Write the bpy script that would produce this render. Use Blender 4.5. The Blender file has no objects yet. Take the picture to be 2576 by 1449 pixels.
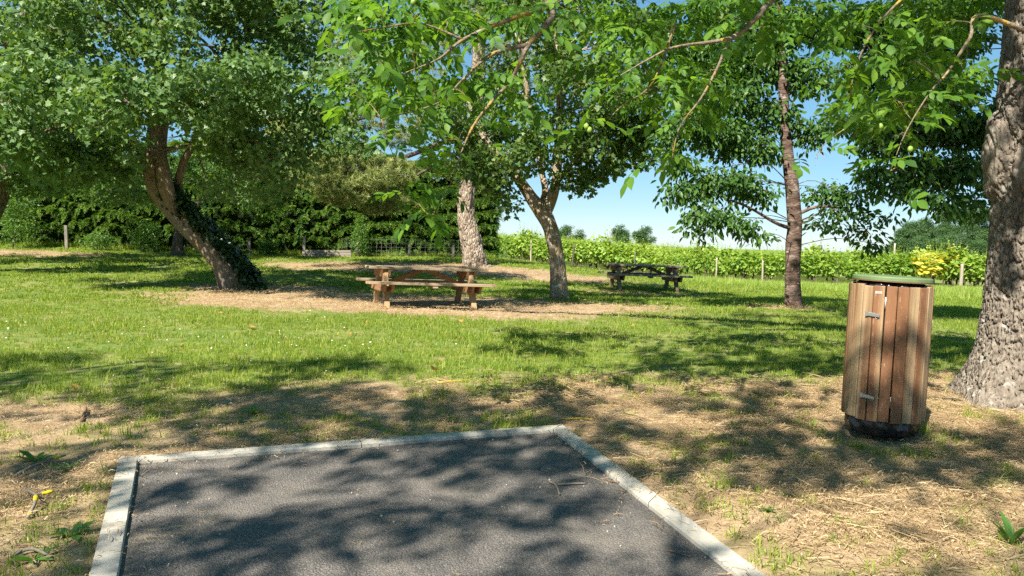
import bpy, math, random
import numpy as np
from mathutils import Matrix, Vector, Euler

# ------------------------------------------------------------------ camera, sky, sun, exposure
SC = bpy.context.scene
COL = SC.collection
R = math.radians
CAM_H, PITCH, ROLL = 1.3, R(3.72), R(1.0)
cam_d = bpy.data.cameras.new("camera")
cam = bpy.data.objects.new("camera", cam_d); COL.objects.link(cam)
cam_d.sensor_width = 36.0
cam_d.lens = 18.0 / math.tan(R(33.5))
cam_d.clip_start, cam_d.clip_end = 0.05, 5000
cam.matrix_world = (Matrix.Translation((0, 0, CAM_H)) @ Matrix.Rotation(R(90) - PITCH, 4, 'X')
                    @ Matrix.Rotation(ROLL, 4, 'Z'))
SC.camera = cam

SUN_DIR = np.array([0.50, 0.86])            # the way the light travels over the ground
SUN_DIR = SUN_DIR / np.linalg.norm(SUN_DIR)
SUN_EL = R(46)
w = bpy.data.worlds.new("World"); SC.world = w; w.use_nodes = True
nt = w.node_tree; nt.nodes.clear()
sky = nt.nodes.new('ShaderNodeTexSky'); sky.sky_type = 'NISHITA'; sky.sun_disc = False
sky.sun_elevation = SUN_EL
sky.sun_rotation = math.atan2(-SUN_DIR[0], -SUN_DIR[1])
sky.air_density = 0.7; sky.dust_density = 0.0; sky.ozone_density = 4.0; sky.altitude = 500
bg = nt.nodes.new('ShaderNodeBackground'); bg.inputs[1].default_value = 0.122
wo = nt.nodes.new('ShaderNodeOutputWorld')
gm_ = nt.nodes.new('ShaderNodeGamma'); gm_.inputs[1].default_value = 0.5
hs_ = nt.nodes.new('ShaderNodeHueSaturation'); hs_.inputs['Saturation'].default_value = 1.5; hs_.inputs['Hue'].default_value = 0.482
nt.links.new(sky.outputs[0], gm_.inputs[0]); nt.links.new(gm_.outputs[0], hs_.inputs['Color'])
tn_ = nt.nodes.new('ShaderNodeMix'); tn_.data_type = 'RGBA'; tn_.blend_type = 'MULTIPLY'; tn_.inputs[0].default_value = 1.0; tn_.inputs[7].default_value = (.90, .97, 1.02, 1)
nt.links.new(hs_.outputs[0], tn_.inputs[6]); nt.links.new(tn_.outputs[2], bg.inputs[0]); nt.links.new(bg.outputs[0], wo.inputs[0])
sun_d = bpy.data.lights.new("sun", 'SUN'); sun_d.energy = 5.0; sun_d.angle = R(0.53)
sun_d.color = (1.0, 0.93, 0.80)
sun = bpy.data.objects.new("sun", sun_d); COL.objects.link(sun)
ld = Vector((SUN_DIR[0] * math.cos(SUN_EL), SUN_DIR[1] * math.cos(SUN_EL), -math.sin(SUN_EL)))
sun.rotation_euler = ld.to_track_quat('-Z', 'Y').to_euler()
sun.location = (-10, -15, 20)
vs = SC.view_settings
vs.view_transform = 'Standard'; vs.look = 'None'; vs.exposure = 1.5; vs.gamma = 1.0
vs.use_curve_mapping = False
SC.cycles.max_bounces = 5; SC.cycles.transparent_max_bounces = 4
SC.cycles.diffuse_bounces = 3; SC.cycles.transmission_bounces = 3; SC.cycles.glossy_bounces = 2
SC.cycles.caustics_reflective = False; SC.cycles.caustics_refractive = False
SC.cycles.use_adaptive_sampling = True; SC.cycles.adaptive_threshold = 0.012; SC.cycles.adaptive_min_samples = 16
try: SC.cycles.use_denoising = False
except Exception: pass

# ------------------------------------------------------------------ helpers
random.seed(7)
rng = np.random.default_rng(11)
F = 1946.0
_fw = np.array([0, math.cos(PITCH), -math.sin(PITCH)]); _up0 = np.array([0, math.sin(PITCH), math.cos(PITCH)])
_rt = np.array([math.cos(ROLL), 0, 0]) + math.sin(ROLL) * _up0
_up = -math.sin(ROLL) * np.array([1.0, 0, 0]) + math.cos(ROLL) * _up0
def P(px, py, d):
    """the point seen at photo position (px, py) (2576 wide) that lies d metres ahead"""
    v = _fw + _rt * (px - 1288) / F - _up * (py - 724.5) / F
    return np.array([0, 0, CAM_H]) + v * (d / v[1])
def G(px, py):
    v = _fw + _rt * (px - 1288) / F - _up * (py - 724.5) / F
    return np.array([0, 0, CAM_H]) + v * (-CAM_H / v[2])

def _h(ix, iy, iz, s):
    n = (ix.astype(np.int64) * 374761393 + iy.astype(np.int64) * 668265263 + iz.astype(np.int64) * 2147483647 + s * 974634777) & 0xFFFFFFFF
    n = ((n ^ (n >> 13)) * 1274126177) & 0xFFFFFFFF
    n = ((n ^ (n >> 16)) * 2246822519) & 0xFFFFFFFF
    return ((n ^ (n >> 15)) & 0xFFFFFF) / float(0xFFFFFF)
def vnoise(x, y, z=0.0, s=0):
    x, y, z = np.broadcast_arrays(np.asarray(x, float), np.asarray(y, float), np.asarray(z, float))
    xi, yi, zi = np.floor(x).astype(np.int64), np.floor(y).astype(np.int64), np.floor(z).astype(np.int64)
    fx, fy, fz = x - xi, y - yi, z - zi
    fx, fy, fz = [t * t * (3 - 2 * t) for t in (fx, fy, fz)]
    o = 0
    for a in (0, 1):
        for b in (0, 1):
            for c in (0, 1):
                o = o + _h(xi + a, yi + b, zi + c, s) * (fx if a else 1 - fx) * (fy if b else 1 - fy) * (fz if c else 1 - fz)
    return o
def fbm(x, y, z=0.0, s=0, o=4):
    t, a, n = 0, 0.5, 0
    for i in range(o):
        t = t + a * vnoise(np.asarray(x) * 2 ** i, np.asarray(y) * 2 ** i, np.asarray(z) * 2 ** i, s + i); n += a; a *= .5
    return t / n
def sstep(a, b, x):
    t = np.clip((x - a) / (b - a), 0, 1); return t * t * (3 - 2 * t)

def mesh(name, V, Fc, mat=None, smooth=False, fattr=None):
    me = bpy.data.meshes.new(name)
    me.from_pydata(np.asarray(V).tolist(), [], Fc.tolist() if isinstance(Fc, np.ndarray) else [list(map(int, f)) for f in Fc])
    if mat is not None:
        for m in (mat if isinstance(mat, (list, tuple)) else [mat]): me.materials.append(m)
    if fattr is not None:
        a = me.attributes.new('lt', 'FLOAT', 'FACE'); a.data.foreach_set('value', np.asarray(fattr, np.float32))
    if smooth: me.polygons.foreach_set('use_smooth', [True] * len(me.polygons))
    me.update()
    return me
def link(name, data, parent=None, loc=None, rot=None):
    o = bpy.data.objects.new(name, data); COL.objects.link(o)
    if parent is not None: o.parent = parent
    if loc is not None: o.location = loc
    if rot is not None: o.rotation_euler = rot
    return o
def tag(o, label=None, cat=None, group=None, kind=None):
    if label: o['label'] = label
    if cat: o['category'] = cat
    if group: o['group'] = group
    if kind: o['kind'] = kind
    return o
def empty(name, loc=(0, 0, 0), rot=None): return link(name, None, None, tuple(loc), rot)

class MB:
    def __init__(s): s.v, s.f, s.a, s.n = [], [], [], 0
    def add(s, V, Fc, a=None):
        V = np.asarray(V, float)
        s.v.append(V); s.f += [[int(i) + s.n for i in f] for f in Fc]; s.n += len(V)
        if a is not None: s.a += ([a] * len(Fc) if np.isscalar(a) else list(a))
        return s
    def mesh(s, name, mat=None, smooth=False):
        return mesh(name, np.concatenate(s.v), s.f, mat, smooth, s.a if s.a else None)

BOXF = [(0, 3, 2, 1), (4, 5, 6, 7), (0, 1, 5, 4), (1, 2, 6, 5), (2, 3, 7, 6), (3, 0, 4, 7)]
def boxv(sx, sy, sz, c=(0, 0, 0)):
    x, y, z = sx / 2, sy / 2, sz / 2
    return np.array([(-x, -y, -z), (x, -y, -z), (x, y, -z), (-x, y, -z), (-x, -y, z), (x, -y, z), (x, y, z), (-x, y, z)]) + np.array(c)
def bevel_box(name, sx, sy, sz, mat, b=0.004, jit=0.0, seed=0):
    """a box with chamfered edges: 24 vertices, 26 faces"""
    import bmesh
    bm = bmesh.new(); bmesh.ops.create_cube(bm, size=1.0)
    rr = random.Random(seed)
    for v in bm.verts:
        v.co = Vector((v.co.x * sx, v.co.y * sy, v.co.z * sz)) + Vector([rr.uniform(-jit, jit) for _ in range(3)])
    bmesh.ops.bevel(bm, geom=bm.edges[:], offset=b, segments=1, affect='EDGES')
    me = bpy.data.meshes.new(name); bm.to_mesh(me); bm.free()
    if mat: me.materials.append(mat)
    return me

def catmull(pts, rad, n):
    pts = np.asarray(pts, float); rad = np.asarray(rad, float)
    q = np.vstack([2 * pts[0] - pts[1], pts, 2 * pts[-1] - pts[-2]]); r = np.r_[rad[0], rad, rad[-1]]
    O, S = [], []
    m = len(pts) - 1
    for t in np.linspace(0, m, n):
        i = min(int(t), m - 1); u = t - i
        p0, p1, p2, p3 = q[i:i + 4]
        O.append(0.5 * (2 * p1 + (p2 - p0) * u + (2 * p0 - 5 * p1 + 4 * p2 - p3) * u * u + (3 * p1 - p0 - 3 * p2 + p3) * u ** 3))
        uu = u * u * (3 - 2 * u); S.append(r[i + 1] * (1 - uu) + r[i + 2] * uu)
    return np.array(O), np.array(S)
def tube(pts, rad, n=None, seg=8, noise=0.0, nf=3.0, seed=0, cap=True):
    n = n or max(4, len(pts) * 3)
    C, S = catmull(pts, rad, n)
    T = np.gradient(C, axis=0); T /= np.linalg.norm(T, axis=1)[:, None] + 1e-9
    ref = np.array([0, 1, 0]) if abs(T[0][1]) < .9 else np.array([1.0, 0, 0])
    a = np.cross(T[0], ref); a /= np.linalg.norm(a)
    V = []
    th = np.linspace(0, 2 * np.pi, seg, endpoint=False)
    for i in range(n):
        a = a - T[i] * a.dot(T[i]); a /= np.linalg.norm(a) + 1e-9
        b = np.cross(T[i], a)
        ring = np.cos(th)[:, None] * a + np.sin(th)[:, None] * b
        rr = np.full(seg, S[i])
        if noise:
            q = C[i] + ring * S[i]
            rr = S[i] * (1 + noise * (2 * fbm(q[:, 0] * nf, q[:, 1] * nf, q[:, 2] * nf * .5, seed, 3) - 1))
        V.append(C[i] + ring * rr[:, None])
    V = np.concatenate(V)
    Fc = [(i * seg + j, i * seg + (j + 1) % seg, (i + 1) * seg + (j + 1) % seg, (i + 1) * seg + j) for i in range(n - 1) for j in range(seg)]
    if cap: Fc += [list(range(seg))[::-1], [(n - 1) * seg + j for j in range(seg)]]
    return V, Fc

def rotm(e):
    return np.array(Euler(e, 'XYZ').to_matrix())

# geometry-node scatter: the source geometry is embedded, so the result belongs to this object
def scatter(name, pts, rots, scl, idx, sources, parent=None):
    pts = np.asarray(pts, np.float32); N = len(pts)
    me = bpy.data.meshes.new(name); me.vertices.add(N)
    me.vertices.foreach_set('co', pts.ravel())
    a = me.attributes.new('rot', 'FLOAT_VECTOR', 'POINT'); a.data.foreach_set('vector', np.asarray(rots, np.float32).ravel())
    a = me.attributes.new('scl', 'FLOAT', 'POINT'); a.data.foreach_set('value', np.asarray(scl, np.float32))
    a = me.attributes.new('idx', 'INT', 'POINT'); a.data.foreach_set('value', np.asarray(idx, np.int32))
    o = link(name, me, parent)
    g = bpy.data.node_groups.new(name, 'GeometryNodeTree')
    g.interface.new_socket('Geometry', in_out='INPUT', socket_type='NodeSocketGeometry')
    g.interface.new_socket('Geometry', in_out='OUTPUT', socket_type='NodeSocketGeometry')
    L = g.links.new; nn = g.nodes.new
    gi, go, iop = nn('NodeGroupInput'), nn('NodeGroupOutput'), nn('GeometryNodeInstanceOnPoints')
    jn = nn('GeometryNodeJoinGeometry')
    for s in sources:
        oi = nn('GeometryNodeObjectInfo'); oi.inputs['Object'].default_value = s; oi.inputs['As Instance'].default_value = False
        ti = nn('GeometryNodeGeometryToInstance'); L(oi.outputs['Geometry'], ti.inputs[0]); L(ti.outputs[0], jn.inputs[0])
    def na(nm, t):
        k = nn('GeometryNodeInputNamedAttribute'); k.data_type = t; k.inputs['Name'].default_value = nm
        return k.outputs['Attribute']
    er = nn('FunctionNodeEulerToRotation')
    L(na('rot', 'FLOAT_VECTOR'), er.inputs[0])
    L(gi.outputs[0], iop.inputs['Points']); L(jn.outputs[0], iop.inputs['Instance'])
    iop.inputs['Pick Instance'].default_value = True
    L(na('idx', 'INT'), iop.inputs['Instance Index'])
    L(er.outputs[0], iop.inputs['Rotation']); L(na('scl', 'FLOAT'), iop.inputs['Scale'])
    L(iop.outputs[0], go.inputs[0])
    md = o.modifiers.new('scatter', 'NODES'); md.node_group = g
    return o
def src(me): return bpy.data.objects.new('source_' + me.name, me)     # never linked to the scene

# ------------------------------------------------------------------ materials
class NB:
    def __init__(s, name):
        s.m = bpy.data.materials.new(name); s.m.use_nodes = True; s.t = s.m.node_tree; s.t.nodes.clear()
        s.out = s.n('ShaderNodeOutputMaterial')
    def n(s, typ, **k):
        o = s.t.nodes.new(typ)
        for a, b in k.items(): setattr(o, a, b)
        return o
    def l(s, a, b): s.t.links.new(a, b)
    def val(s, sock, v):
        if hasattr(v, 'is_output'): s.l(v, sock)
        else: sock.default_value = (*v, 1) if isinstance(v, tuple) and len(v) == 3 and sock.type == 'RGBA' else v
    def co(s, kind='Object'): return s.n('ShaderNodeTexCoord').outputs[kind]
    def map(s, vec, scale=(1, 1, 1), rot=(0, 0, 0)):
        m = s.n('ShaderNodeMapping'); s.l(vec, m.inputs[0]); m.inputs['Scale'].default_value = scale; m.inputs['Rotation'].default_value = rot
        return m.outputs[0]
    def noise(s, vec, scale, detail=4, rough=.55, out=0, dist=0.0):
        k = s.n('ShaderNodeTexNoise'); s.l(vec, k.inputs['Vector']); k.inputs['Scale'].default_value = scale
        k.inputs['Detail'].default_value = detail; k.inputs['Roughness'].default_value = rough; k.inputs['Distortion'].default_value = dist
        return k.outputs[out]
    def vor(s, vec, scale, feature='F1', out=0):
        k = s.n('ShaderNodeTexVoronoi', feature=feature); s.l(vec, k.inputs['Vector']); k.inputs['Scale'].default_value = scale
        return k.outputs[out]
    def ramp(s, fac, stops):
        k = s.n('ShaderNodeValToRGB'); s.l(fac, k.inputs[0]); e = k.color_ramp.elements
        while len(e) < len(stops): e.new(.5)
        for q, (p, c) in zip(e, stops):
            q.position = p; q.color = (*c, 1) if not np.isscalar(c) else (c, c, c, 1)
        return k.outputs[0]
    def mix(s, f, a, b, typ='MIX'):
        k = s.n('ShaderNodeMix', data_type='RGBA', blend_type=typ)
        s.val(k.inputs[0], f); s.val(k.inputs[6], a); s.val(k.inputs[7], b); return k.outputs[2]
    def math(s, op, a, b=0.0):
        k = s.n('ShaderNodeMath', operation=op); s.val(k.inputs[0], a); s.val(k.inputs[1], b); return k.outputs[0]
    def attr(s, nm, typ='GEOMETRY', out='Fac'):
        k = s.n('ShaderNodeAttribute', attribute_name=nm, attribute_type=typ); return k.outputs[out]
    def bump(s, h, st=.5, d=.01, nrm=None):
        k = s.n('ShaderNodeBump'); k.inputs['Strength'].default_value = st; k.inputs['Distance'].default_value = d
        s.l(h, k.inputs['Height'])
        if nrm is not None: s.l(nrm, k.inputs['Normal'])
        return k.outputs[0]
    def pbr(s, col, rough=.8, nrm=None, spec=.3, metal=0.0):
        p = s.n('ShaderNodeBsdfPrincipled'); s.val(p.inputs['Base Color'], col); s.val(p.inputs['Roughness'], rough)
        p.inputs['Specular IOR Level'].default_value = spec; p.inputs['Metallic'].default_value = metal
        if nrm is not None: s.l(nrm, p.inputs['Normal'])
        s.l(p.outputs[0], s.out.inputs[0]); return p
M = {}
def leaf_mat(name, dark, mid, light, trans=.35, rough=.45, spec=.35, tcol=None, odd=None):
    b = NB(name)
    oi = b.n('ShaderNodeObjectInfo')
    f = b.math('ADD', b.math('MULTIPLY', b.attr('lt'), .6), b.math('MULTIPLY', oi.outputs['Random'], .4))
    stops = [(0.05, dark), (.5, mid), (.92, light)]
    if odd: stops += [(1.0, odd)]
    c = b.ramp(f, stops)
    p = b.pbr(c, rough, None, spec)
    tr = b.n('ShaderNodeBsdfTranslucent')
    tc = tcol or (1.9, 1.75, .6)
    b.l(b.mix(1.0, c, tc, 'MULTIPLY'), tr.inputs[0])
    mx = b.n('ShaderNodeMixShader'); mx.inputs[0].default_value = trans
    b.l(p.outputs[0], mx.inputs[1]); b.l(tr.outputs[0], mx.inputs[2]); b.l(mx.outputs[0], b.out.inputs[0])
    M[name] = b.m; return b.m
leaf_mat('walnut_leaf', (.035, .095, .015), (.085, .19, .024), (.15, .27, .035), .48, .5, .25)
leaf_mat('maple_leaf', (.055, .115, .035), (.09, .175, .05), (.16, .25, .09), .36, .45, .35)
leaf_mat('field_maple_leaf', (.045, .10, .02), (.08, .155, .032), (.14, .19, .05), .38, .45, .35, odd=(.2, .12, .05))
leaf_mat('cherry_leaf', (.028, .072, .016), (.052, .125, .024), (.10, .185, .035), .36, .45, .3)
leaf_mat('conifer_spray', (.035, .095, .018), (.085, .18, .03), (.19, .29, .05), .25, .55, .25)
leaf_mat('pine_needle', (.14, .19, .055), (.23, .28, .09), (.34, .36, .15), .25, .5, .3)
leaf_mat('vine_leaf', (.09, .18, .025), (.19, .30, .04), (.34, .43, .10), .38, .5, .3)
leaf_mat('yellow_vine_leaf', (.22, .28, .04), (.50, .45, .05), (.64, .57, .13), .4, .5, .3)
leaf_mat('bush_leaf', (.04, .10, .02), (.07, .16, .03), (.14, .22, .04), .35, .45, .35)
leaf_mat('ivy_leaf', (.012, .035, .012), (.022, .06, .018), (.045, .09, .028), .15, .35, .5)
leaf_mat('far_leaf', (.04, .09, .035), (.065, .13, .045), (.10, .17, .06), .25, .6, .2)
leaf_mat('grass_blade', (.085, .155, .02), (.18, .26, .03), (.32, .355, .07), .38, .5, .3, odd=(.36, .30, .13))
leaf_mat('tall_grass', (.14, .22, .035), (.25, .35, .06), (.38, .45, .13), .4, .5, .3, odd=(.46, .40, .2))
leaf_mat('straw', (.19, .13, .07), (.34, .245, .135), (.53, .43, .28), .2, .6, .25)
leaf_mat('weed_leaf', (.05, .13, .025), (.08, .18, .035), (.13, .24, .05), .38, .45, .35)
leaf_mat('dead_leaf', (.16, .07, .02), (.33, .17, .06), (.5, .33, .12), .25, .7, .2, tcol=(1.4, 1.0, .6))

def bark_mat(name, c1, c2, c3, vs=(14, 14, 3), bump=.8, moss=None, lichen=None, dist=.03, mscale=2.3, mlo=.52):
    b = NB(name); co = b.co()
    st = b.map(co, vs)
    n1 = b.noise(st, 1.0, 5, .6, dist=.4); v1 = b.vor(b.map(co, (vs[0] * .8, vs[1] * .8, vs[2])), 1.3, 'DISTANCE_TO_EDGE')
    h = b.math('ADD', b.math('MULTIPLY', b.ramp(v1, [(0, 0.0), (.25, 1.0)]), .7), n1)
    c = b.ramp(n1, [(.3, c1), (.5, c2), (.72, c3)])
    big = b.noise(co, 1.6, 4)
    if moss: c = b.mix(b.ramp(b.noise(co, mscale, 5), [(mlo, 0.0), (mlo + .14, .9)]), c, moss)
    if lichen: c = b.mix(b.ramp(b.noise(co, 7.0, 4, .6), [(.60, 0.0), (.66, .9)]), c, lichen)
    c = b.mix(b.ramp(big, [(.3, .0), (.7, .25)]), c, c1)
    b.pbr(c, .9, b.bump(h, bump, dist), .15)
    M[name] = b.m
bark_mat('walnut_bark', (.105, .086, .068), (.185, .156, .127), (.275, .242, .203), (26, 26, 8), .7, None, (.33, .315, .28), .012)
bark_mat('walnut_branch', (.09, .07, .05), (.16, .13, .095), (.22, .19, .15), (30, 30, 30), .5, (.36, .235, .04), (.27, .255, .21), .008, 9.0, .50)
bark_mat('maple_bark', (.13, .10, .075), (.22, .17, .125), (.30, .245, .19), (22, 22, 5), .8, (.17, .11, .04), None, .03)
bark_mat('field_maple_bark', (.17, .13, .09), (.31, .25, .18), (.43, .38, .30), (16, 16, 5), .9, (.22, .16, .04), (.55, .55, .48), .035)
bark_mat('cherry_bark', (.05, .03, .025), (.11, .075, .06), (.26, .20, .17), (5, 5, 16), .5, None, (.33, .28, .25), .02)
bark_mat('pine_bark', (.14, .095, .07), (.29, .235, .18), (.42, .37, .31), (11, 11, 4), 1.0, None, None, .05)
bark_mat('dark_bark', (.06, .045, .035), (.11, .085, .065), (.18, .15, .12), (18, 18, 5), .8, None, None, .03)

def wood_mat(name, c1, c2, c3, along='X', scale=1.0, stain=None, rough=.7, weather=None):
    b = NB(name); co = b.co()
    oi = b.n('ShaderNodeObjectInfo')
    add = b.n('ShaderNodeVectorMath', operation='ADD'); b.l(co, add.inputs[0])
    cmb = b.n('ShaderNodeCombineXYZ')
    for i, k in enumerate((3.1, 7.7, 5.3)): b.l(b.math('MULTIPLY', oi.outputs['Random'], k * 10), cmb.inputs[i])
    b.l(cmb.outputs[0], add.inputs[1]); co = add.outputs[0]
    s = {'X': (1.2, 34, 34), 'Z': (34, 34, 1.2), 'Y': (34, 1.2, 34)}[along]
    g = b.noise(b.map(co, tuple(q * scale for q in s)), 1.0, 6, .65, dist=.5)
    big = b.noise(b.map(co, tuple(q * .16 * scale for q in s)), 1.3, 4, .6, dist=.6)
    c = b.ramp(g, [(.3, c1), (.5, c2), (.7, c3)])
    hsv = b.n('ShaderNodeHueSaturation'); b.l(c, hsv.inputs['Color'])
    b.l(b.math('ADD', b.math('MULTIPLY', oi.outputs['Random'], .32), .80), hsv.inputs['Value']); c = hsv.outputs[0]
    if stain:
        amt = b.math('ADD', big, b.math('MULTIPLY', b.math('SUBTRACT', oi.outputs['Random'], .5), .35))
        c = b.mix(b.ramp(amt, [(.40, 0.0), (.56, .9)]), c, stain)
        kn = b.noise(b.map(co, (9, 9, 3.2) if along == 'Z' else (3.2, 9, 9)), 1.0, 2)
        c = b.mix(b.ramp(kn, [(.68, 0.0), (.76, .75)]), c, (.06, .035, .02))
        c = b.mix(b.ramp(b.noise(b.map(co, (60, 60, 14)), 1.0, 4, .7), [(.6, 0.0), (.7, .55)]), c, (.45, .35, .23))
    if weather: c = b.mix(b.ramp(big, [(.4, 0.0), (.65, .6)]), c, weather)
    b.pbr(c, rough, b.bump(g, .35, .004), .25)
    M[name] = b.m
wood_mat('bin_slat', (.23, .155, .085), (.345, .245, .14), (.45, .335, .21), 'Z', 1.0, stain=(.165, .07, .032), rough=.55)
wood_mat('table_wood', (.20, .135, .075), (.30, .215, .13), (.40, .30, .195), 'X', .8, weather=(.33, .275, .20))
wood_mat('table_wood_upright', (.21, .125, .06), (.32, .205, .105), (.42, .29, .165), 'Z', .8, weather=(.34, .27, .18))
wood_mat('table_wood_cross', (.19, .095, .045), (.27, .145, .07), (.35, .2, .105), 'Y', .8)
wood_mat('shaded_table_wood', (.13, .10, .07), (.21, .16, .11), (.29, .235, .17), 'X', .8, weather=(.20, .19, .14))  # darker copy of the table wood, the far table's shade toned in
wood_mat('old_post_wood', (.20, .17, .13), (.30, .26, .20), (.40, .36, .29), 'Z', .6)
wood_mat('sleeper_wood', (.15, .125, .10), (.24, .205, .165), (.33, .29, .24), 'X', .6)

def ground_mat():
    b = NB('ground_soil_and_turf'); co = b.co()
    d = b.attr('dirt')
    n1 = b.noise(co, 3.0, 6, .6); n2 = b.noise(co, 40.0, 4, .65); n3 = b.noise(co, .55, 4); n4 = b.noise(co, 160, 2, .7)
    soil = b.ramp(n1, [(.3, (.235, .16, .092)), (.5, (.35, .25, .15)), (.7, (.45, .34, .215))])
    soil = b.mix(b.ramp(n2, [(.35, .55), (.6, 0.0)]), soil, (.19, .135, .08))
    soil = b.mix(b.ramp(n4, [(.62, 0.0), (.7, .5)]), soil, (.56, .46, .31))
    turf = b.ramp(b.noise(co, 24, 5, .7), [(.3, (.055, .095, .018)), (.5, (.10, .16, .028)), (.7, (.19, .22, .06))])
    turf = b.mix(b.ramp(n3, [(.45, 0.0), (.62, .45)]), turf, (.24, .235, .08))
    turf = b.mix(b.ramp(n1, [(.5, 0.0), (.66, .6)]), turf, (.30, .245, .13))
    c = b.mix(d, turf, soil)
    h = b.math('ADD', n2, b.math('MULTIPLY', n4, .5))
    b.pbr(c, .95, b.bump(h, .6, .02), .1)
    M['ground'] = b.m
ground_mat()
def asphalt_mat():
    b = NB('asphalt'); co = b.co()
    v = b.vor(co, 120.0); v2 = b.vor(co, 260.0); n = b.noise(co, 2.0, 5, .6); fine = b.noise(co, 300, 3, .7)
    cell = b.vor(co, 120.0, out=1)
    c = b.ramp(n, [(.3, (.115, .104, .096)), (.7, (.18, .162, .146))])
    c = b.mix(b.ramp(b.noise(b.map(co, (1, 1, 1)), 130, 2, .6), [(.45, .0), (.75, .55)]), c, (.24, .22, .20))
    c = b.mix(b.ramp(v, [(.25, 0.0), (.6, .5)]), c, (.045, .044, .045))
    st_ = b.n('ShaderNodeSeparateColor'); b.l(cell, st_.inputs[0])
    c = b.mix(b.ramp(st_.outputs[0], [(.82, 0.0), (.88, .28)]), c, (.30, .27, .24)); c = b.mix(b.ramp(st_.outputs[1], [(.82, 0.0), (.88, .6)]), c, (.05, .048, .05))
    c = b.mix(b.ramp(b.noise(co, 1.7, 5, .7), [(.5, 0.0), (.72, .45)]), c, (.25, .215, .175))
    # pale dried mud in a few blotches
    mud = b.math('MULTIPLY', b.ramp(b.noise(co, 1.1, 3), [(.56, 0.0), (.68, 1.0)]), b.ramp(b.noise(b.map(co, (6, 16, 6)), 2.0, 5, .75), [(.48, 0.0), (.62, .8)]))
    c = b.mix(mud, c, (.33, .25, .15))
    h = b.math('ADD', b.math('MULTIPLY', b.math('SUBTRACT', 1.0, v), 1.0), b.math('MULTIPLY', fine, .5))
    b.pbr(c, .82, b.bump(h, .9, .008), .3)
    M['asphalt'] = b.m
asphalt_mat()
def concrete_mat(name, c1, c2, sc=1.0):
    b = NB(name); co = b.co()
    n = b.noise(co, 6 * sc, 6, .65); f = b.noise(co, 90 * sc, 3, .7); pit = b.vor(co, 55 * sc)
    c = b.ramp(n, [(.3, c1), (.7, c2)])
    c = b.mix(b.ramp(b.noise(co, 3.1 * sc, 4), [(.55, 0.0), (.75, .45)]), c, (.36, .27, .17))
    c = b.mix(b.ramp(pit, [(.06, .6), (.12, 0.0)]), c, (.14, .13, .11))
    b.pbr(c, .9, b.bump(b.math('ADD', f, b.ramp(pit, [(.03, 0.0), (.14, 1.0)])), .35, .004), .2)
    M[name] = b.m
concrete_mat('kerb_concrete', (.30, .285, .25), (.43, .41, .36))
concrete_mat('post_concrete', (.13, .12, .10), (.22, .205, .175), .6)
def plain(name, c, rough=.6, spec=.3, metal=0.0, nz=.15, ns=30, bump=.0):
    b = NB(name); co = b.co(); n = b.noise(co, ns, 4, .6)
    col = b.mix(b.ramp(n, [(.35, nz), (.7, 0.0)]), c, tuple(q * .45 for q in c))
    b.pbr(col, b.ramp(n, [(.3, min(1, rough + .12)), (.7, max(.05, rough - .08))]), b.bump(n, bump, .004) if bump else None, spec, metal)
    M[name] = b.m
plain('bin_lid_green', (.13, .19, .085), .42, .5, 0, .35, 14)
plain('lid_rim_rust', (.20, .11, .06), .8, .2, 0, .5, 30)
plain('black_bag', (.012, .012, .014), .28, .6, 0, .1, 20, .3)
plain('steel', (.55, .55, .53), .35, .5, .9, .3, 60)
plain('strap_metal', (.62, .58, .52), .5, .4, .3, .3, 20)
plain('wire', (.16, .17, .15), .6, .3, .5, .2, 40)
plain('green_nut', (.19, .30, .05), .5, .35, 0, .2, 60)
plain('cherry_fruit', (.30, .045, .03), .35, .5, 0, .1, 40)
plain('twig_brown', (.20, .12, .08), .85, .15, 0, .4, 40, .6)
plain('twig_grey', (.24, .205, .165), .9, .15, 0, .5, 50, .8)
plain('lichen_yellow', (.62, .46, .03), .9, .1, 0, .4, 60, .8)
plain('daisy_white', (.78, .78, .74), .6, .3, 0, .05, 30)
plain('pebble', (.5, .44, .36), .8, .2, 0, .4, 80)
plain('pole_grey', (.34, .31, .28), .85, .2, 0, .3, 6)
plain('plate_silver', (.62, .60, .55), .4, .5, .5, .3, 60)
plain('plate_print', (.18, .12, .09), .6, .3, 0, .1, 60)
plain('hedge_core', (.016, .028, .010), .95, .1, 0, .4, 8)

# ------------------------------------------------------------------ terrain
ctrl = [(-14, -40, .3), (14, -40, -.2), (0, -15, 0), (-9, 0, 0), (9, 0, 0), (-5, 4, 0), (0, 3, 0), (5, 4, 0), (-6, 8, .0), (0, 8, 0), (6, 7, 0), (2.4, 5.2, 0), (0, 11, .0)]
for (px, py, d) in [(600, 727, 18), (958, 772, 13.9), (1185, 778, 14.4), (1405, 752, 16.2), (1540, 738, 20.3), (1690, 743, 20.6), (1995, 775, 14.8),
                    (1190, 668, 26), (0, 620, 29), (450, 633, 30), (900, 646, 31), (1240, 652, 33), (1260, 664, 42), (1560, 703, 39), (1800, 719, 38),
                    (2100, 728, 36), (2420, 736, 34), (-400, 640, 26)]:
    ctrl.append(tuple(P(px, py, d)))
ctrl += [(13, 120, -1.7), (50, 120, -4.0), (85, 120, -5.6), (-60, 120, 1.5), (33, 300, -4.2), (125, 300, -8.5), (230, 300, -11), (-200, 300, 3), (-100, 40, 3),
         (80, 40, -2.5), (0, 700, -6), (500, 700, -12), (-500, 700, 0), (-300, -200, 2), (300, -200, -3), (60, 5, -1.0), (-60, 10, 1.0)]
ctrl = np.array(ctrl)
def _tps(r2): return np.where(r2 > 1e-9, r2 * np.log(r2 + 1e-12), 0)
_c = ctrl[:, :2] / 30.0
_n = len(_c)
_K = _tps(((_c[:, None] - _c[None]) ** 2).sum(-1)) + np.eye(_n) * 2e-4
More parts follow.
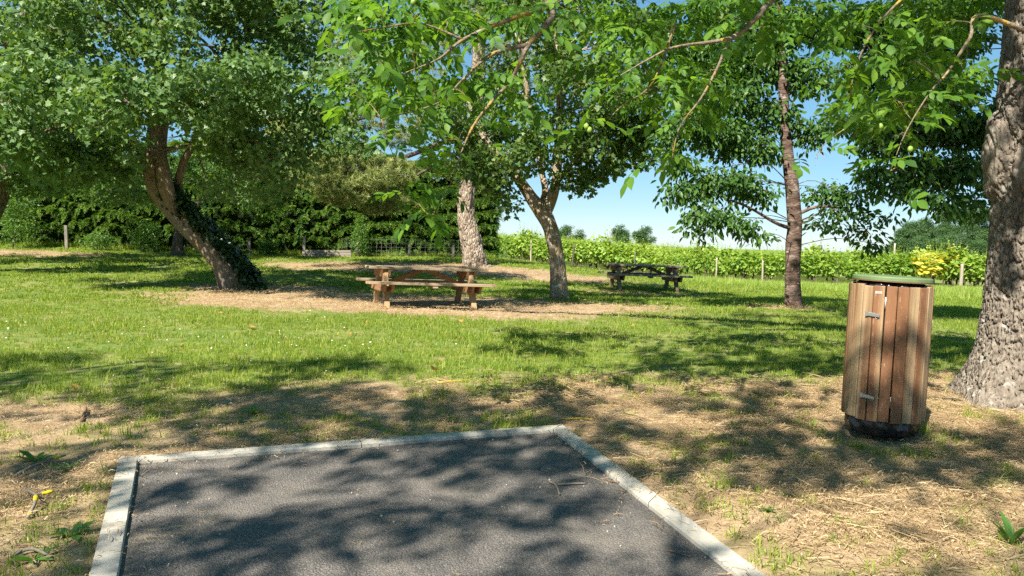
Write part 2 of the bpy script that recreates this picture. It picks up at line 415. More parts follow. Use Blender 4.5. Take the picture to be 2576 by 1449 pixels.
_Pm = np.c_[np.ones(_n), _c]
_A = np.block([[_K, _Pm], [_Pm.T, np.zeros((3, 3))]])
_w = np.linalg.solve(_A, np.r_[ctrl[:, 2], 0, 0, 0])
def zg(x, y):
    x = np.asarray(x, float); y = np.asarray(y, float); sh = x.shape
    q = np.c_[x.ravel(), y.ravel()] / 30.0
    o = np.empty(len(q))
    for i in range(0, len(q), 20000):
        qq = q[i:i + 20000]
        o[i:i + 20000] = _tps(((qq[:, None] - _c[None]) ** 2).sum(-1)) @ _w[:_n] + _w[_n] + qq @ _w[_n + 1:]
    return o.reshape(sh)
def Z(x, y): return float(zg(np.array([x]), np.array([y]))[0])
def onground(px, d):
    """a point on the terrain d metres ahead at photo column px"""
    x = P(px, 700, d)[0]
    for _ in range(3):
        z = Z(x, d)
        lo, hi = 400., 1400.
        for _ in range(30):
            m = (lo + hi) / 2
            if P(px, m, d)[2] > z: lo = m
            else: hi = m
        x = P(px, (lo + hi) / 2, d)[0]
    return np.array([x, d, Z(x, d)])

# parking bay outline (outer edge of the kerb)
bA, bB = G(300, 1155)[:2], G(1415, 1072)[:2]
bL, bR = G(225, 1449)[:2], G(1920, 1449)[:2]
dl = (bL - bA) / np.linalg.norm(bL - bA); dr = (bR - bB) / np.linalg.norm(bR - bB)
bL2, bR2 = bA + dl * 9.0, bB + dr * 9.0
def edge_d(x, y, a, b):
    t = (b - a) / np.linalg.norm(b - a); n = np.array([-t[1], t[0]])
    return (x - a[0]) * n[0] + (y - a[1]) * n[1]
def bay_d(x, y):
    """signed distance inside the bay (positive inside)"""
    return np.minimum(np.minimum(-edge_d(x, y, bA, bB), edge_d(x, y, bA, bL2)), -edge_d(x, y, bB, bR2))

def ell(x, y, cx, cy, rx, ry, a=0):
    u, v = (x - cx) * math.cos(a) + (y - cy) * math.sin(a), -(x - cx) * math.sin(a) + (y - cy) * math.cos(a)
    return np.sqrt((u / rx) ** 2 + (v / ry) ** 2)
def dirt(x, y):
    n = fbm(x * .9, y * .9, 0, 3, 4) - .5; n2 = fbm(x * 3, y * 3, 0, 9, 3) - .5
    yb = np.interp(x, [-9, -3.9, -2, 0, 2.8, 4, 9], [5.2, 5.75, 6.5, 7.2, 7.45, 7.2, 6.6]) + n * 1.1 + n2 * .5
    d = sstep(.35, -.35, y - yb)
    d = d * (1 - .75 * sstep(.52, .66, fbm(x * 1.7 + 5, y * 1.7, 0, 21, 4)))
    for (cx, cy, rx, ry, a, k) in [(-2.7, 15.0, 5.6, 2.3, R(-13), 1), (-2.0, 24.6, 6.0, 2.0, R(-4), 1), (-17, 26.5, 3.6, 1.2, 0, .9), (5.3, 14.7, .9, .5, 0, .9), (3.3, 20.3, 2.0, .8, 0, .7), (-6.0, 18.2, 2.2, .9, 0, 1), (4.3, 6.4, 1.6, 1.3, 0, .9)]:
        d = np.maximum(d, k * sstep(1.15, .8, ell(x, y, cx, cy, rx, ry, a) + n * .5 + n2 * .25))
    return np.clip(d, 0, 1)

def axis(lo, hi, fine, g, lo2, hi2):
    a = list(np.arange(lo, hi, fine)); s, p = fine, a[-1]
    while p < hi2: s *= g; p += s; a.append(p)
    s, p, b = fine, lo, []
    while p > lo2: s *= g; p -= s; b.append(p)
    return np.array(b[::-1] + a)
gx, gy = axis(-6.5, 6.5, .05, 1.06, -900, 900), axis(2.2, 9.0, .05, 1.045, -500, 1500)
X, Y = np.meshgrid(gx, gy)
D = dirt(X, Y); Zs = zg(X, Y)
near = sstep(40, 12, np.hypot(X, Y))
Zs = Zs + near * ((fbm(X * 2.2, Y * 2.2, 0, 5, 4) - .5) * .05 + (fbm(X * 12, Y * 12, 0, 6, 3) - .5) * .018 * D)
bd = bay_d(X, Y)
Zs = Zs * (1 - sstep(-.5, -.02, bd)) + sstep(-.5, -.02, bd) * (-.004 + (fbm(X * 9, Y * 9, 0, 8, 3) - .5) * .03)
Zs = np.where(bd > .03, -.08, Zs)
nx, ny = len(gx), len(gy)
ii = (np.arange(ny - 1)[:, None] * nx + np.arange(nx - 1)[None]).ravel()
gm = mesh('ground', np.c_[X.ravel(), Y.ravel(), Zs.ravel()], np.c_[ii, ii + 1, ii + nx + 1, ii + nx], M['ground'], True)
at = gm.attributes.new('dirt', 'FLOAT', 'POINT'); at.data.foreach_set('value', np.where(Y < 5.6, np.maximum(D, .82), D).ravel().astype(np.float32))
ground = tag(link('ground', gm), 'mown lawn with bare straw covered soil in front of tarmac', None, None, 'structure')

# ------------------------------------------------------------------ parking bay: asphalt and kerb stones
def off(a, b, k):
    t = (b - a) / np.linalg.norm(b - a); return np.array([-t[1], t[0]]) * k
KW = .10
nA, nBk, nR = off(bA, bL2, 1), off(bA, bB, -1), off(bB, bR2, -1)
def isect(p, d, q, e):
    m = np.array([d, -e]).T; s = np.linalg.solve(m, q - p); return p + d * s[0]
iA = isect(bA + nA * KW, dl, bA + nBk * KW, bB - bA); iB = isect(bB + nR * KW, dr, bA + nBk * KW, bB - bA)
oL = iA + dl * 9; oR = iB + dr * 9
U = np.linspace(0, 1, 90); Vv = np.linspace(0, 1, 160)
uu, vv_ = np.meshgrid(U, Vv)
def lerp2(k, l): return (iA[k] * (1 - uu) + iB[k] * uu) * (1 - vv_) + (oL[k] * (1 - uu) + oR[k] * uu) * vv_
ax, ay = lerp2(0, 0), lerp2(1, 0)
az = -.012 + (fbm(ax * 1.3, ay * 1.3, 0, 31, 3) - .5) * .012
ii = (np.arange(159)[:, None] * 90 + np.arange(89)[None]).ravel()
asphalt = link('parking_bay', mesh('parking_bay', np.c_[ax.ravel(), ay.ravel(), az.ravel()], np.c_[ii, ii + 90, ii + 91, ii + 1], M['asphalt'], True))
tag(asphalt, 'dark tarmac parking bay edged with pale concrete', None, None, 'structure')
kerb = tag(empty('kerb'), 'pale concrete kerb framing the tarmac bay', None, None, 'structure')
def kerb_stone(a0, a1, b1, b0, seed):
    """outer edge a0->a1, inner edge b0->b1, its two long edges a little broken"""
    n = max(6, int(np.linalg.norm(a1 - a0) / .035)); t = np.linspace(0, 1, n)
    rg = np.random.default_rng(seed)
    o = a0 + (a1 - a0) * t[:, None]; i = b0 + (b1 - b0) * t[:, None]
    cr = (i - o) / np.linalg.norm(i - o, axis=1)[:, None]
    def row(p, z): return np.c_[p, np.full(n, z) if np.isscalar(z) else z]
    j = lambda s: (fbm(t * np.linalg.norm(a1 - a0) * 16, np.full(n, seed * 3.7 + s), 0, 5, 3) - .5)[:, None]
    top = .014
    rows = [row(o, -.12), row(o, top - .008), row(o + cr * (.006 + .012 * j(1)), top + .0006 * rg.standard_normal(n)), row(o + cr * .05, top), row(i - cr * (.006 + .006 * j(2)), top + .0006 * rg.standard_normal(n)), row(i, top - .008), row(i, -.12)]
    V = np.concatenate(rows); Fc = []
    for k in range(6):
        Fc += [(k * n + q, k * n + q + 1, (k + 1) * n + q + 1, (k + 1) * n + q) for q in range(n - 1)]
    Fc += [[k * n for k in range(7)], [k * n + n - 1 for k in range(7)][::-1]]
    return mesh('kerb_stone', V, Fc, M['kerb_concrete'])
def run(a, b, ia, ib, cuts, seed):
    L = np.linalg.norm(b - a); cuts = [0] + cuts + [L]
    for k in range(len(cuts) - 1):
        g = .003
        t0, t1 = (cuts[k] + g) / L, (cuts[k + 1] - g) / L
        li = lambda p, q, t: p + (q - p) * t
        link('kerb_stone', kerb_stone(li(a, b, t0), li(a, b, t1), li(ia, ib, t1), li(ia, ib, t0), seed + k), kerb)
run(bA, bL2, iA, oL, [1.56, 3.1, 4.6, 6.1, 7.6], 1)
run(bB, bR2, iB, oR, [1.50, 3.0, 4.5, 6.0, 7.5], 11)
run(bA, bB, iA, iB, [1.36], 21)

# ------------------------------------------------------------------ leaves and sprays
def leaf_shape(kind):
    if kind == 'ovate':
        V = [(0, 0, 0), (.28, .17, .03), (.28, 0, -.02), (.28, -.17, .03), (.62, .19, .0), (.62, 0, -.05), (.62, -.19, .0), (1, 0, -.16)]
        return np.array(V), [(0, 2, 1), (0, 3, 2), (1, 2, 5, 4), (2, 3, 6, 5), (4, 5, 7), (5, 6, 7)]
    if kind == 'maple':
        pts = [(0, 0), (.02, .28), (-.08, .5), (.28, .34), (.42, .62), (.58, .26), (1, 0), (.58, -.26), (.42, -.62), (.28, -.34), (-.08, -.5), (.02, -.28)]
        V = [(.3, 0, -.03)] + [(x, y, -.10 * (x * x + y * y)) for x, y in pts]
        return np.array(V), [(0, i, i + 1) for i in range(1, 12)] + [(0, 12, 1)]
    if kind == 'vine':
        pts = [(0, 0), (.1, .42), (.45, .5), (.7, .3), (1, 0), (.7, -.3), (.45, -.5), (.1, -.42)]
        V = [(.4, 0, -.06)] + [(x, y, -.12 * (x * x + y * y)) for x, y in pts]
        return np.array(V), [(0, i, i + 1) for i in range(1, 8)] + [(0, 8, 1)]
    if kind == 'small':
        return np.array([(0, 0, 0), (.5, .26, .02), (1, 0, -.08), (.5, -.26, .02)]), [(0, 3, 2), (0, 2, 1)]
    if kind == 'blade':
        return np.array([(0, .5, 0), (0, -.5, 0), (.55, .4, 0), (.55, -.4, 0), (1, 0, 0)]), [(0, 1, 3, 2), (2, 3, 4)]
def dirmat(d, roll=0.0, upv=(0, 0, 1)):
    d = np.asarray(d, float); d = d / (np.linalg.norm(d) + 1e-9)
    u = np.asarray(upv, float); s = np.cross(u, d)
    if np.linalg.norm(s) < 1e-3: s = np.array([0, 1.0, 0])
    s = s / np.linalg.norm(s); n = np.cross(d, s)
    c, k = math.cos(roll), math.sin(roll)
    s2, n2 = s * c + n * k, -s * k + n * c
    return np.c_[d, s2, n2]
def put_leaf(mb, kind, pos, d, size, roll, lt, wid=1.0, upv=(0, 0, 1)):
    V, Fc = leaf_shape(kind)
    mb.add((V * np.array([1, wid, 1]) * size) @ dirmat(d, roll, upv).T + pos, Fc, lt)
def twig_cluster(name, kind, n, size, spread, mat, seed, droop=.5, wid=1.0, twig=None, up=.0):
    """one leafy twig: leaves along a little branching stalk"""
    g = np.random.default_rng(seed); mb = MB()
    for i in range(n):
        t = (i + .5) / n
        a = g.uniform(0, 2 * np.pi); rr = spread * math.sqrt(g.uniform(.05, 1))
        pos = np.array([math.cos(a) * rr, math.sin(a) * rr, g.normal(0, spread * .35) - droop * rr * .4])
        d = np.array([math.cos(a) + g.normal(0, .5), math.sin(a) + g.normal(0, .5), -droop + up + g.normal(0, .35)])
        put_leaf(mb, kind, pos, d, size * g.uniform(.65, 1.2), g.normal(0, .65), g.uniform(0, 1), wid)
    return src(mb.mesh(name, mat))
def clumps_points(clumps, seed, shell=.55):
    """clumps: (centre, (rx,ry,rz), count) -> points biased to the outside of each ellipsoid, with euler rotations"""
    g = np.random.default_rng(seed); Pn, Rn = [], []
    for c, r, n in clumps:
        v = g.standard_normal((n, 3)); v /= np.linalg.norm(v, axis=1)[:, None]
        rad = g.uniform(0, 1, n) ** (1 / 3) * (1 - shell) + shell * g.uniform(.72, 1.08, n)
        Pn.append(np.array(c) + v * rad[:, None] * np.array(r))
        Rn.append(np.c_[g.normal(0, .35, n), g.normal(0, .35, n), g.uniform(0, 6.283, n)])
    return np.concatenate(Pn), np.concatenate(Rn)
def crown(name, parent, clumps, sources, seed, smin=.8, smax=1.25, shell=.55, keep=None):
    p, r = clumps_points(clumps, seed, shell)
    if keep is not None:
        k = keep(p); p, r = p[k], r[k]
    g = np.random.default_rng(seed + 1)
    o = scatter(name, p, r, g.uniform(smin, smax, len(p)), g.integers(0, len(sources), len(p)), sources, parent)
    o['kind'] = 'stuff'
    return o
def proj(p):
    q = p - np.array([0, 0, CAM_H]); z = q @ _fw
    return 1288 + F * (q @ _rt) / z, 724.5 - F * (q @ _up) / z, z
def sub_clumps(c, r, n, k, seed, fill=.75, size=(.28, .4), zmin=None, flat=.75):
    """split one big crown ellipsoid into many leafy clumps"""
    g = np.random.default_rng(seed); out = []
    c, r = np.array(c, float), np.array(r, float)
    while len(out) < n:
        v = g.standard_normal(3); v /= np.linalg.norm(v)
        rad = g.uniform(.0, 1) ** .45 * fill + .12
        p = c + v * rad * r
        if zmin is not None and p[2] < zmin: continue
        s = g.uniform(*size) * r.mean()
        out.append((p, (s, s, s * flat), k))
    return out
def branches(name, parent, starts, clumps, mat, seed, r0=.045, twigs=3, seg=5):
    """limbs and twigs that carry the clumps, one mesh"""
    g = np.random.default_rng(seed); mb = MB(); S = np.array(starts)
    for c, r, _ in clumps:
        c = np.array(c)
        below = S[:, 2] < c[2] + .3
        dd = np.linalg.norm(S - c, axis=1) + np.where(below, 0, 3.0)
        s = S[np.argmin(dd)]; L = np.linalg.norm(c - s)
        m1 = s + (c - s) * .4 + g.normal(0, .07, 3) * L + np.array([0, 0, .08 * L]); m2 = s + (c - s) * .75 + g.normal(0, .05, 3) * L + np.array([0, 0, .06 * L])
        rr = min(r0 * (.6 + .16 * L), r0 * 2)
        mb.add(*tube([s, m1, m2, c], [rr, rr * .75, rr * .5, rr * .25], 9, seg))
        for _ in range(twigs):
            v = g.standard_normal(3); v /= np.linalg.norm(v)
            e = c + v * np.array(r) * .9
            b0 = m2 + (c - m2) * g.uniform(0, 1)
            mb.add(*tube([b0, (b0 + e) / 2 + g.normal(0, .1, 3) * np.array(r), e], [rr * .35, rr * .22, rr * .1], 6, 4))
    o = link(name, mb.mesh(name, mat, True), parent)
    o['kind'] = 'stuff'
    return o
def path(px, d=None): return [P(*q) if len(q) == 3 else P(q[0], q[1], d) for q in px]

# ================================================================== TREES
# ---- the big walnut at the edge of the tarmac: trunk with furrowed bark and callused pruning scars
wal = empty('walnut_tree', onground(2606, 6.45))
tag(wal, 'thick furrowed trunk of a walnut tree with low leafy boughs, behind the wooden bin', 'tree')
W0 = np.array(wal.location)
def build_walnut_trunk():
    nz_, ns_ = 520, 380
    zz = np.linspace(-.15, 5.6, nz_); th = np.linspace(0, 2 * np.pi, ns_, endpoint=False)
    ZZ, TH = np.meshgrid(zz, th, indexing='ij')
    r = np.interp(ZZ, [-.15, 0, .15, .4, .8, 1.3, 1.9, 2.6, 3.4, 4.3, 5.6], [.68, .59, .525, .465, .43, .415, .41, .405, .39, .36, .25])
    # root flare in lobes
    r = r + np.clip(.55 - ZZ, 0, 1) ** 1.6 * .28 * (np.cos(TH * 5 + 1.0) * .5 + .5) ** 2 * (1 + .5 * np.cos(TH - 3.4))
    cx, cy = np.cos(TH), np.sin(TH)
    r = r * (1 + .10 * (fbm(cx * 1.4 + 3, cy * 1.4, ZZ * .8, 2, 3) - .5))
    # burl / scar bulges: angle seen, height, widths, height of bulge
    scars = []
    for a0, z0, wa, wz, hh in [(R(162), 2.05, .5, .32, .09), (R(224), 1.93, .40, .20, .085), (R(195), 2.42, .5, .3, .04), (R(240), 1.35, .3, .2, .03)]:
        da = (TH - a0 + np.pi) % (2 * np.pi) - np.pi
        q = np.sqrt((da / wa) ** 2 + ((ZZ - z0) / wz) ** 2)
        prof = np.exp(-q ** 2 * 1.1) * hh
        lip = np.exp(-((q - .92) / .16) ** 2) * .028 * (hh > .05) - np.exp(-((q - 1.25) / .13) ** 2) * .022 * (hh > .05)
        r = r + prof + lip; scars.append((q, hh))
    smooth = np.zeros_like(r)
    for q, hh in scars:
        if hh > .05: smooth = np.maximum(smooth, sstep(1.05, .8, q))
    # bark plates with cracks between them
    def cells(nu, dv, seed, wu, wv):
        u = TH / (2 * np.pi) * nu + (fbm(cx * 6, cy * 6, ZZ * 5, seed, 3) - .5) * wu; v = ZZ / dv + (fbm(cx * 6, cy * 6, ZZ * 5, seed + 5, 3) - .5) * wv
        ui, vi = np.floor(u).astype(np.int64), np.floor(v).astype(np.int64)
        f1 = np.full(u.shape, 9.); f2 = f1.copy(); idv = np.zeros(u.shape)
        for du in (-1, 0, 1):
            for dw in (-1, 0, 1):
                a_, b_ = ui + du, vi + dw; am = a_ % nu
                px_ = a_ + .15 + .7 * _h(am, b_, am * 0, seed); py_ = b_ + .1 + .8 * _h(am, b_, am * 0, seed + 1); hv = _h(am, b_, am * 0, seed + 2)
                dd = np.hypot(u - px_, v - py_)
                n1 = dd < f1; f2 = np.where(n1, f1, np.minimum(f2, dd)); idv = np.where(n1, hv, idv); f1 = np.where(n1, dd, f1)
        return f2 - f1, idv
    e1, h1 = cells(76, .17, 3, 5.0, 1.6); e2, h2 = cells(150, .06, 9, 5.5, 2.4)
    amp = (1 - smooth * .9)
    r = r - amp * (.034 * (1 - sstep(.0, .26, e1)) + .014 * (1 - sstep(0, .22, e2)) + .007 * h1 + .004 * h2) + amp * .012 * fbm(cx * 26, cy * 26, ZZ * 22, 41, 2)
    r = r + smooth * .006 * np.sin(scars[0][0] * 26)
    lean = -.004 * ZZ
    V = np.c_[(r * cx + lean).ravel(), (r * cy - .01 * ZZ).ravel(), ZZ.ravel()]
    I_, J_ = np.meshgrid(np.arange(nz_ - 1), np.arange(ns_), indexing='ij'); I_, J_ = I_.ravel(), J_.ravel(); K_ = (J_ + 1) % ns_
    Fc = np.c_[I_ * ns_ + J_, I_ * ns_ + K_, (I_ + 1) * ns_ + K_, (I_ + 1) * ns_ + J_]
    return mesh('trunk', V, Fc, M['walnut_bark'], True)
link('trunk', build_walnut_trunk(), wal)

def rel(pts, o): return [np.asarray(p) - np.array(o.location) for p in pts]
TT = W0 + np.array([.07, 0, 3.4]); T2 = W0 + np.array([.1, 0, 4.6])
limbs = [
    ([TT + [-.25, 0, 0], (2.6, 5.6, 3.75), (1.2, 5.4, 3.35), P(1400, -30, 5.5), P(1388, 45, 5.5), P(1330, 112, 5.4), P(1290, 195, 5.35), P(1232, 262, 5.3), P(1190, 318, 5.25), P(1160, 385, 5.2), P(1130, 470, 5.1), P(1085, 545, 5.0)],
     [.13, .10, .075, .05, .034, .028, .02, .015, .012, .008, .005, .003]),
    ([P(1398, 8, 5.5), P(1260, 58, 5.35), P(1165, 100, 5.2), P(1100, 150, 5.1), P(1000, 190, 5.0)], [.03, .022, .016, .01, .004]),
    ([P(1330, 112, 5.4), P(1235, 138, 5.3), P(1160, 205, 5.2), P(1100, 260, 5.1), P(960, 300, 4.9)], [.024, .018, .012, .008, .004]),
    ([P(1165, 100, 5.2), P(1060, 60, 5.1), P(960, 70, 4.9), P(850, 90, 4.8)], [.014, .009, .006, .003]),
    ([P(1700, 60, 5.6), P(1640, 210, 5.6), P(1560, 270, 5.5), P(1500, 340, 5.4)], [.012, .01, .006, .004]),
    ([TT + [-.2, -.1, .2], (3.2, 5.7, 3.8), (2.3, 5.5, 3.35), P(1965, -20, 5.5), P(1900, 48, 5.4), P(1835, 97, 5.3), P(1700, 118, 5.2), P(1630, 150, 5.1), P(1560, 190, 5.0)],
     [.12, .08, .055, .036, .028, .022, .013, .009, .004]),
    ([P(1835, 97, 5.3), P(1805, 170, 5.3), P(1765, 245, 5.25), P(1710, 320, 5.2), P(1690, 400, 5.2)], [.02, .015, .011, .007, .003]),
    ([TT + [-.1, -.3, -.6], P(2476, 40, 5.9), P(2440, 95, 5.8), P(2385, 180, 5.65), P(2340, 232, 5.5), P(2280, 330, 5.4), P(2240, 430, 5.3)], [.04, .024, .018, .013, .009, .006, .003]),
    ([P(2330, -60, 5.7), P(2210, 60, 5.6), P(2150, 180, 5.5), P(2130, 320, 5.5)], [.02, .013, .009, .004]),
]
for pts, rad in limbs:
    link('limb', mesh('limb', *tube(rel(pts, wal), [q * .66 for q in rad], len(pts) * 6, 9, .3, 22, 3), M['walnut_branch'], True), wal)

def walnut_leaf_mesh(seed, L=.30):
    g = np.random.default_rng(seed); mb = MB()
    n = 3
    bend = g.uniform(.1, .4)
    def rp(t): return np.array([L * t, 0, -bend * L * t * t])
    mb.add(*tube([rp(0), rp(.5), rp(1)], [.0022, .0018, .001], 5, 3, cap=False), .6)
    for k in range(n):
        t = .38 + .5 * k / (n - 1) - .06
        for s in (-1, 1):
            d = np.array([.75, s * .85, -.22 - bend * t + g.normal(0, .2)])
            put_leaf(mb, 'ovate', rp(t) + np.array([g.uniform(-.008, .008), 0, 0]), d, g.uniform(.10, .135) * (.75 + .35 * k / 2), s * g.uniform(-.3, .4), g.uniform(0, 1), 1.3)
    put_leaf(mb, 'ovate', rp(.97), np.array([1, g.normal(0, .2), -.4 - bend]), g.uniform(.13, .16), g.normal(0, .3), g.uniform(0, 1), 1.3)
    me = mb.mesh('leaf', M['walnut_leaf'], True)
    return me
wleaves = [walnut_leaf_mesh(100 + i, .26 + .02 * (i % 4)) for i in range(8)]
low = [  # photo column, row, distance, spreads in photo units, leaves
    (890, 60, 4.8, 45, 30, 10), (960, 40, 4.9, 70, 40, 12), (1050, 40, 5.0, 70, 40, 10), (930, 110, 4.9, 50, 30, 7), (1130, 55, 5.2, 60, 40, 8), (1040, 130, 5.0, 60, 40, 9),
    (910, 235, 4.9, 50, 30, 8), (1000, 240, 5.0, 60, 40, 8), (1090, 230, 5.1, 60, 50, 8), (1180, 250, 5.2, 50, 50, 6), (960, 330, 4.95, 60, 35, 7), (1060, 330, 5.1, 60, 40, 7), (1150, 350, 5.2, 50, 40, 6),
    (1000, 420, 5.0, 50, 40, 5), (1090, 430, 5.1, 50, 40, 6), (1050, 510, 5.0, 35, 30, 5), (1085, 540, 5.0, 30, 25, 4), (1230, 60, 5.4, 50, 40, 6), (1320, 20, 5.5, 60, 30, 6),
    (1290, 230, 5.4, 40, 40, 4), (1480, 30, 5.6, 70, 35, 9), (1580, 60, 5.6, 60, 40, 9), (1500, 130, 5.6, 60, 50, 6), (1600, 160, 5.5, 60, 50, 9), (1690, 60, 5.5, 60, 40, 9), (1660, 220, 5.4, 60, 40, 9), (1560, 240, 5.4, 50, 40, 6),
    (1490, 330, 5.3, 28, 22, 5), (1720, 290, 5.3, 50, 40, 7), (1690, 380, 5.2, 50, 40, 6), (1780, 180, 5.4, 50, 50, 6), (1800, 40, 5.5, 60, 40, 8), (1920, 70, 5.6, 60, 40, 7), (2030, 30, 5.6, 70, 35, 8), (2140, 60, 5.7, 70, 50, 9),
    (2100, 180, 5.6, 60, 50, 7), (2140, 300, 5.5, 50, 50, 7), (2050, 400, 5.5, 40, 25, 3), (2260, 40, 5.8, 70, 40, 9), (2370, 60, 5.9, 60, 50, 9), (2300, 150, 5.6, 50, 40, 8), (2250, 250, 5.4, 60, 30, 9), (2320, 270, 5.5, 50, 40, 9), (2260, 340, 5.4, 50, 40, 9), (2260, 420, 5.3, 40, 40, 6), (2420, 180, 5.9, 40, 60, 6), (2200, 150, 5.6, 50, 40, 6),
]
g = np.random.default_rng(5)
cl_for_br = []
nleaf = 0
for (px, py, d, sx, sy, n) in low:
    c = P(px, py, d) - W0; cl_for_br.append((c, (sx / F * d * .8, .25, sy / F * d * .8), 0))
    for _ in range(int(n * .86)):
        p = P(px + g.normal(0, sx * .75), py + g.normal(0, sy * .75) - 12, d + g.normal(0, .28)) - W0
        lo = link('leaf', wleaves[g.integers(0, 8)], wal, p)
        yaw = math.atan2(p[1] - c[1], p[0] - c[0]) + g.normal(0, .9)
        lo.rotation_euler = (g.normal(0, .45), g.uniform(-.35, .6), yaw)
        lo.scale = (s := g.uniform(.52, .92), s, s)
        nleaf += 1
bough_pts = []
for pts, rad in limbs: bough_pts += list(catmull(rel(pts, wal), rad, 20)[0])
branches('twigs', wal, bough_pts, cl_for_br, M['walnut_branch'], 17, .007, 4, 5)
DEEP_LATER = [(P(px + 30, py - 25, d + g.uniform(1.2, 3.2)) - W0, (sx / F * d * 1.5, .5, sy / F * d * 1.2), max(3, int(n * .9))) for (px, py, d, sx, sy, n) in low if py < 330]
for (px, py, d) in [(1475, 318, 5.28), (1483, 327, 5.28), (905, 52, 4.75), (2215, 318, 5.35), (2190, 575 - 250, 5.4), (1062, 128, 5.0), (2290, 375, 5.3), (1040, 5, 5.0)]:
    V, Fc = tube([(0, 0, -.021), (0, 0, -.015), (0, 0, 0), (0, 0, .015), (0, 0, .022)], [.004, .014, .019, .014, .003], 9, 8)
    link('walnut_husk', mesh('walnut_husk', V, Fc, M['green_nut'], True), wal, P(px, py, d) - W0)
# leafy twigs of the same kind for the upper crown
def walnut_cluster(seed):
    g = np.random.default_rng(seed); mb = MB(); base = wleaves
    for k in range(5):
        me = base[g.integers(0, 8)]
        V = np.array([v.co for v in me.vertices]); Fc = [tuple(p.vertices) for p in me.polygons]
        a = g.uniform(0, 6.28)
        Rm = rotm((g.normal(0, .3), g.uniform(0, .6), a))
        mb.add((V @ Rm.T) + np.array([math.cos(a) * .08, math.sin(a) * .08, g.normal(0, .08)]), Fc, list(g.uniform(0, 1, len(Fc))))
    return src(mb.mesh('walnut_twig', M['walnut_leaf'], True))
wtw = [walnut_cluster(300 + i) for i in range(5)]
crown('inner_foliage', wal, DEEP_LATER, wtw, 73, .5, .8, .2)
upper = []
for (c, r, n, k, sd) in [((-5.0, 10.5, 7.2), (5.2, 1.3, 1.0), 26, 20, 1), ((.9, 3.7, 7.0), (3.3, 1.6, 1.2), 15, 12, 2), ((4.5, 6.8, 7.8), (4.2, 4.0, 2.0), 14, 42, 3), ((8.0, 6.5, 6.2), (3.0, 4.5, 1.8), 9, 40, 4)]:
    upper += [(np.array(q) - W0, rr, kk) for q, rr, kk in sub_clumps(c, r, n, k, 60 + sd, .85, (.26, .36))]
def above_frame(off):
    def f(p):
        u, v, zc = proj(p + off)
        return ~((zc > .3) & (u > -150) & (u < 2730) & (v > -60))
    return f
trunk_line = [np.array([.05, 0, q]) for q in (3.2, 3.8, 4.4, 5.0, 5.5)]
hub = [np.array([-7.5, 2.4, 6.0]), np.array([-10.5, 3.0, 6.6]), np.array([-2.2, -.6, 4.6]), np.array([-4.2, .6, 5.0]), np.array([-4.5, -3.0, 4.9]), np.array([-2.0, -3, 4.8]), np.array([2, -1, 4.9]), np.array([.3, .2, 6.2])]
mb = MB()
for hpt in hub:
    mb.add(*tube([trunk_line[2], trunk_line[2] * .5 + hpt * .5 + np.array([0, 0, .5]), hpt], [.15, .09, .035], 12, 8, .15, 6))
link('main_limbs', mb.mesh('main_limbs', M['walnut_bark'], True), wal)
branches('upper_branches', wal, trunk_line + hub, [c for c in upper if above_frame(W0)(np.array([c[0]]))[0]], M['walnut_branch'], 31, .016, 2)
crown('crown', wal, upper, wtw, 71, .6, 1.05, .2, above_frame(W0))

# ---- a second walnut standing behind the camera; only its shade and dapples reach the picture
wb = empty('shade_tree', (-8.5, -7.5, Z(-8.5, -7.5)))
tag(wb, 'walnut tree beside the bay whose shade falls on the tarmac', 'tree')
B0 = np.array(wb.location)
link('trunk', mesh('trunk', *tube([(0, 0, -.2), (.1, 0, .6), (.3, .2, 2.2), (.6, .5, 4.2), (1.0, .8, 6.5)], [.5, .36, .31, .26, .14], 30, 14, .12, 4), M['walnut_bark'], True), wb)
bc = [(np.array(q) - B0, rr, k) for q, rr, k in sub_clumps((-3.2, -1.5, 7.0), (4.8, 1.9, 1.3), 32, 14, 81, .95, (.24, .36)) + sub_clumps((-6.4, 1.2, 7.0), (2.6, 1.0, 1.0), 9, 18, 85, .95, (.3, .45)) + sub_clumps((-9, -7.5, 7.5), (4, 3.5, 2.2), 8, 45, 82, .9)]
branches('branches', wb, [np.array([.6, .5, 4.2]), np.array([1., .8, 6.]), np.array([3.5, 2.5, 5.5]), np.array([2.5, 5.0, 6.2]), np.array([6.0, 5.0, 6.4]), np.array([8.0, 6.5, 6.6]), np.array([4.5, 7, 6.6])], bc, M['walnut_branch'], 83, .016, 1)
crown('crown', wb, bc, wtw, 84, .55, .95, .15)

# ---- leaning maple with ivy
mapl = [twig_cluster('maple_twig', 'maple', 15, .105, .25, M['maple_leaf'], 400 + i, 1.3) for i in range(6)]
mp = empty('leaning_maple', onground(590, 18.0))
tag(mp, 'leaning maple with bent trunk and broad glossy crown, left of the picnic table', 'tree')
M0 = np.array(mp.location)
d = 18.0
stem = [(603, 745, d), (588, 718, d), (548, 652, d), (486, 584, d + .1), (438, 535, d + .1), (398, 488, d), (380, 440, d - .1), (384, 380, d - .1), (392, 310, d - .1), (398, 230, d), (400, 120, d), (405, 0, d), (410, -130, d)]
rad = [.42, .31, .23, .215, .215, .19, .165, .175, .165, .15, .125, .10, .06]
stem2 = [(452, 548, d + .1), (424, 492, d - .1), (412, 440, d - .2), (404, 380, d - .15), (408, 320, d), (430, 240, d + .2), (470, 120, d + .3), (500, 0, d + .5)]
side = [(438, 530, d + .2), (446, 470, d + .2), (462, 410, d + .1), (486, 360, d), (520, 280, d), (580, 180, d), (640, 90, d)]
link('trunk', mesh('trunk', *tube(rel(path(stem), mp), rad, 70, 18, .16, 3.0, 1), M['maple_bark'], True), mp)
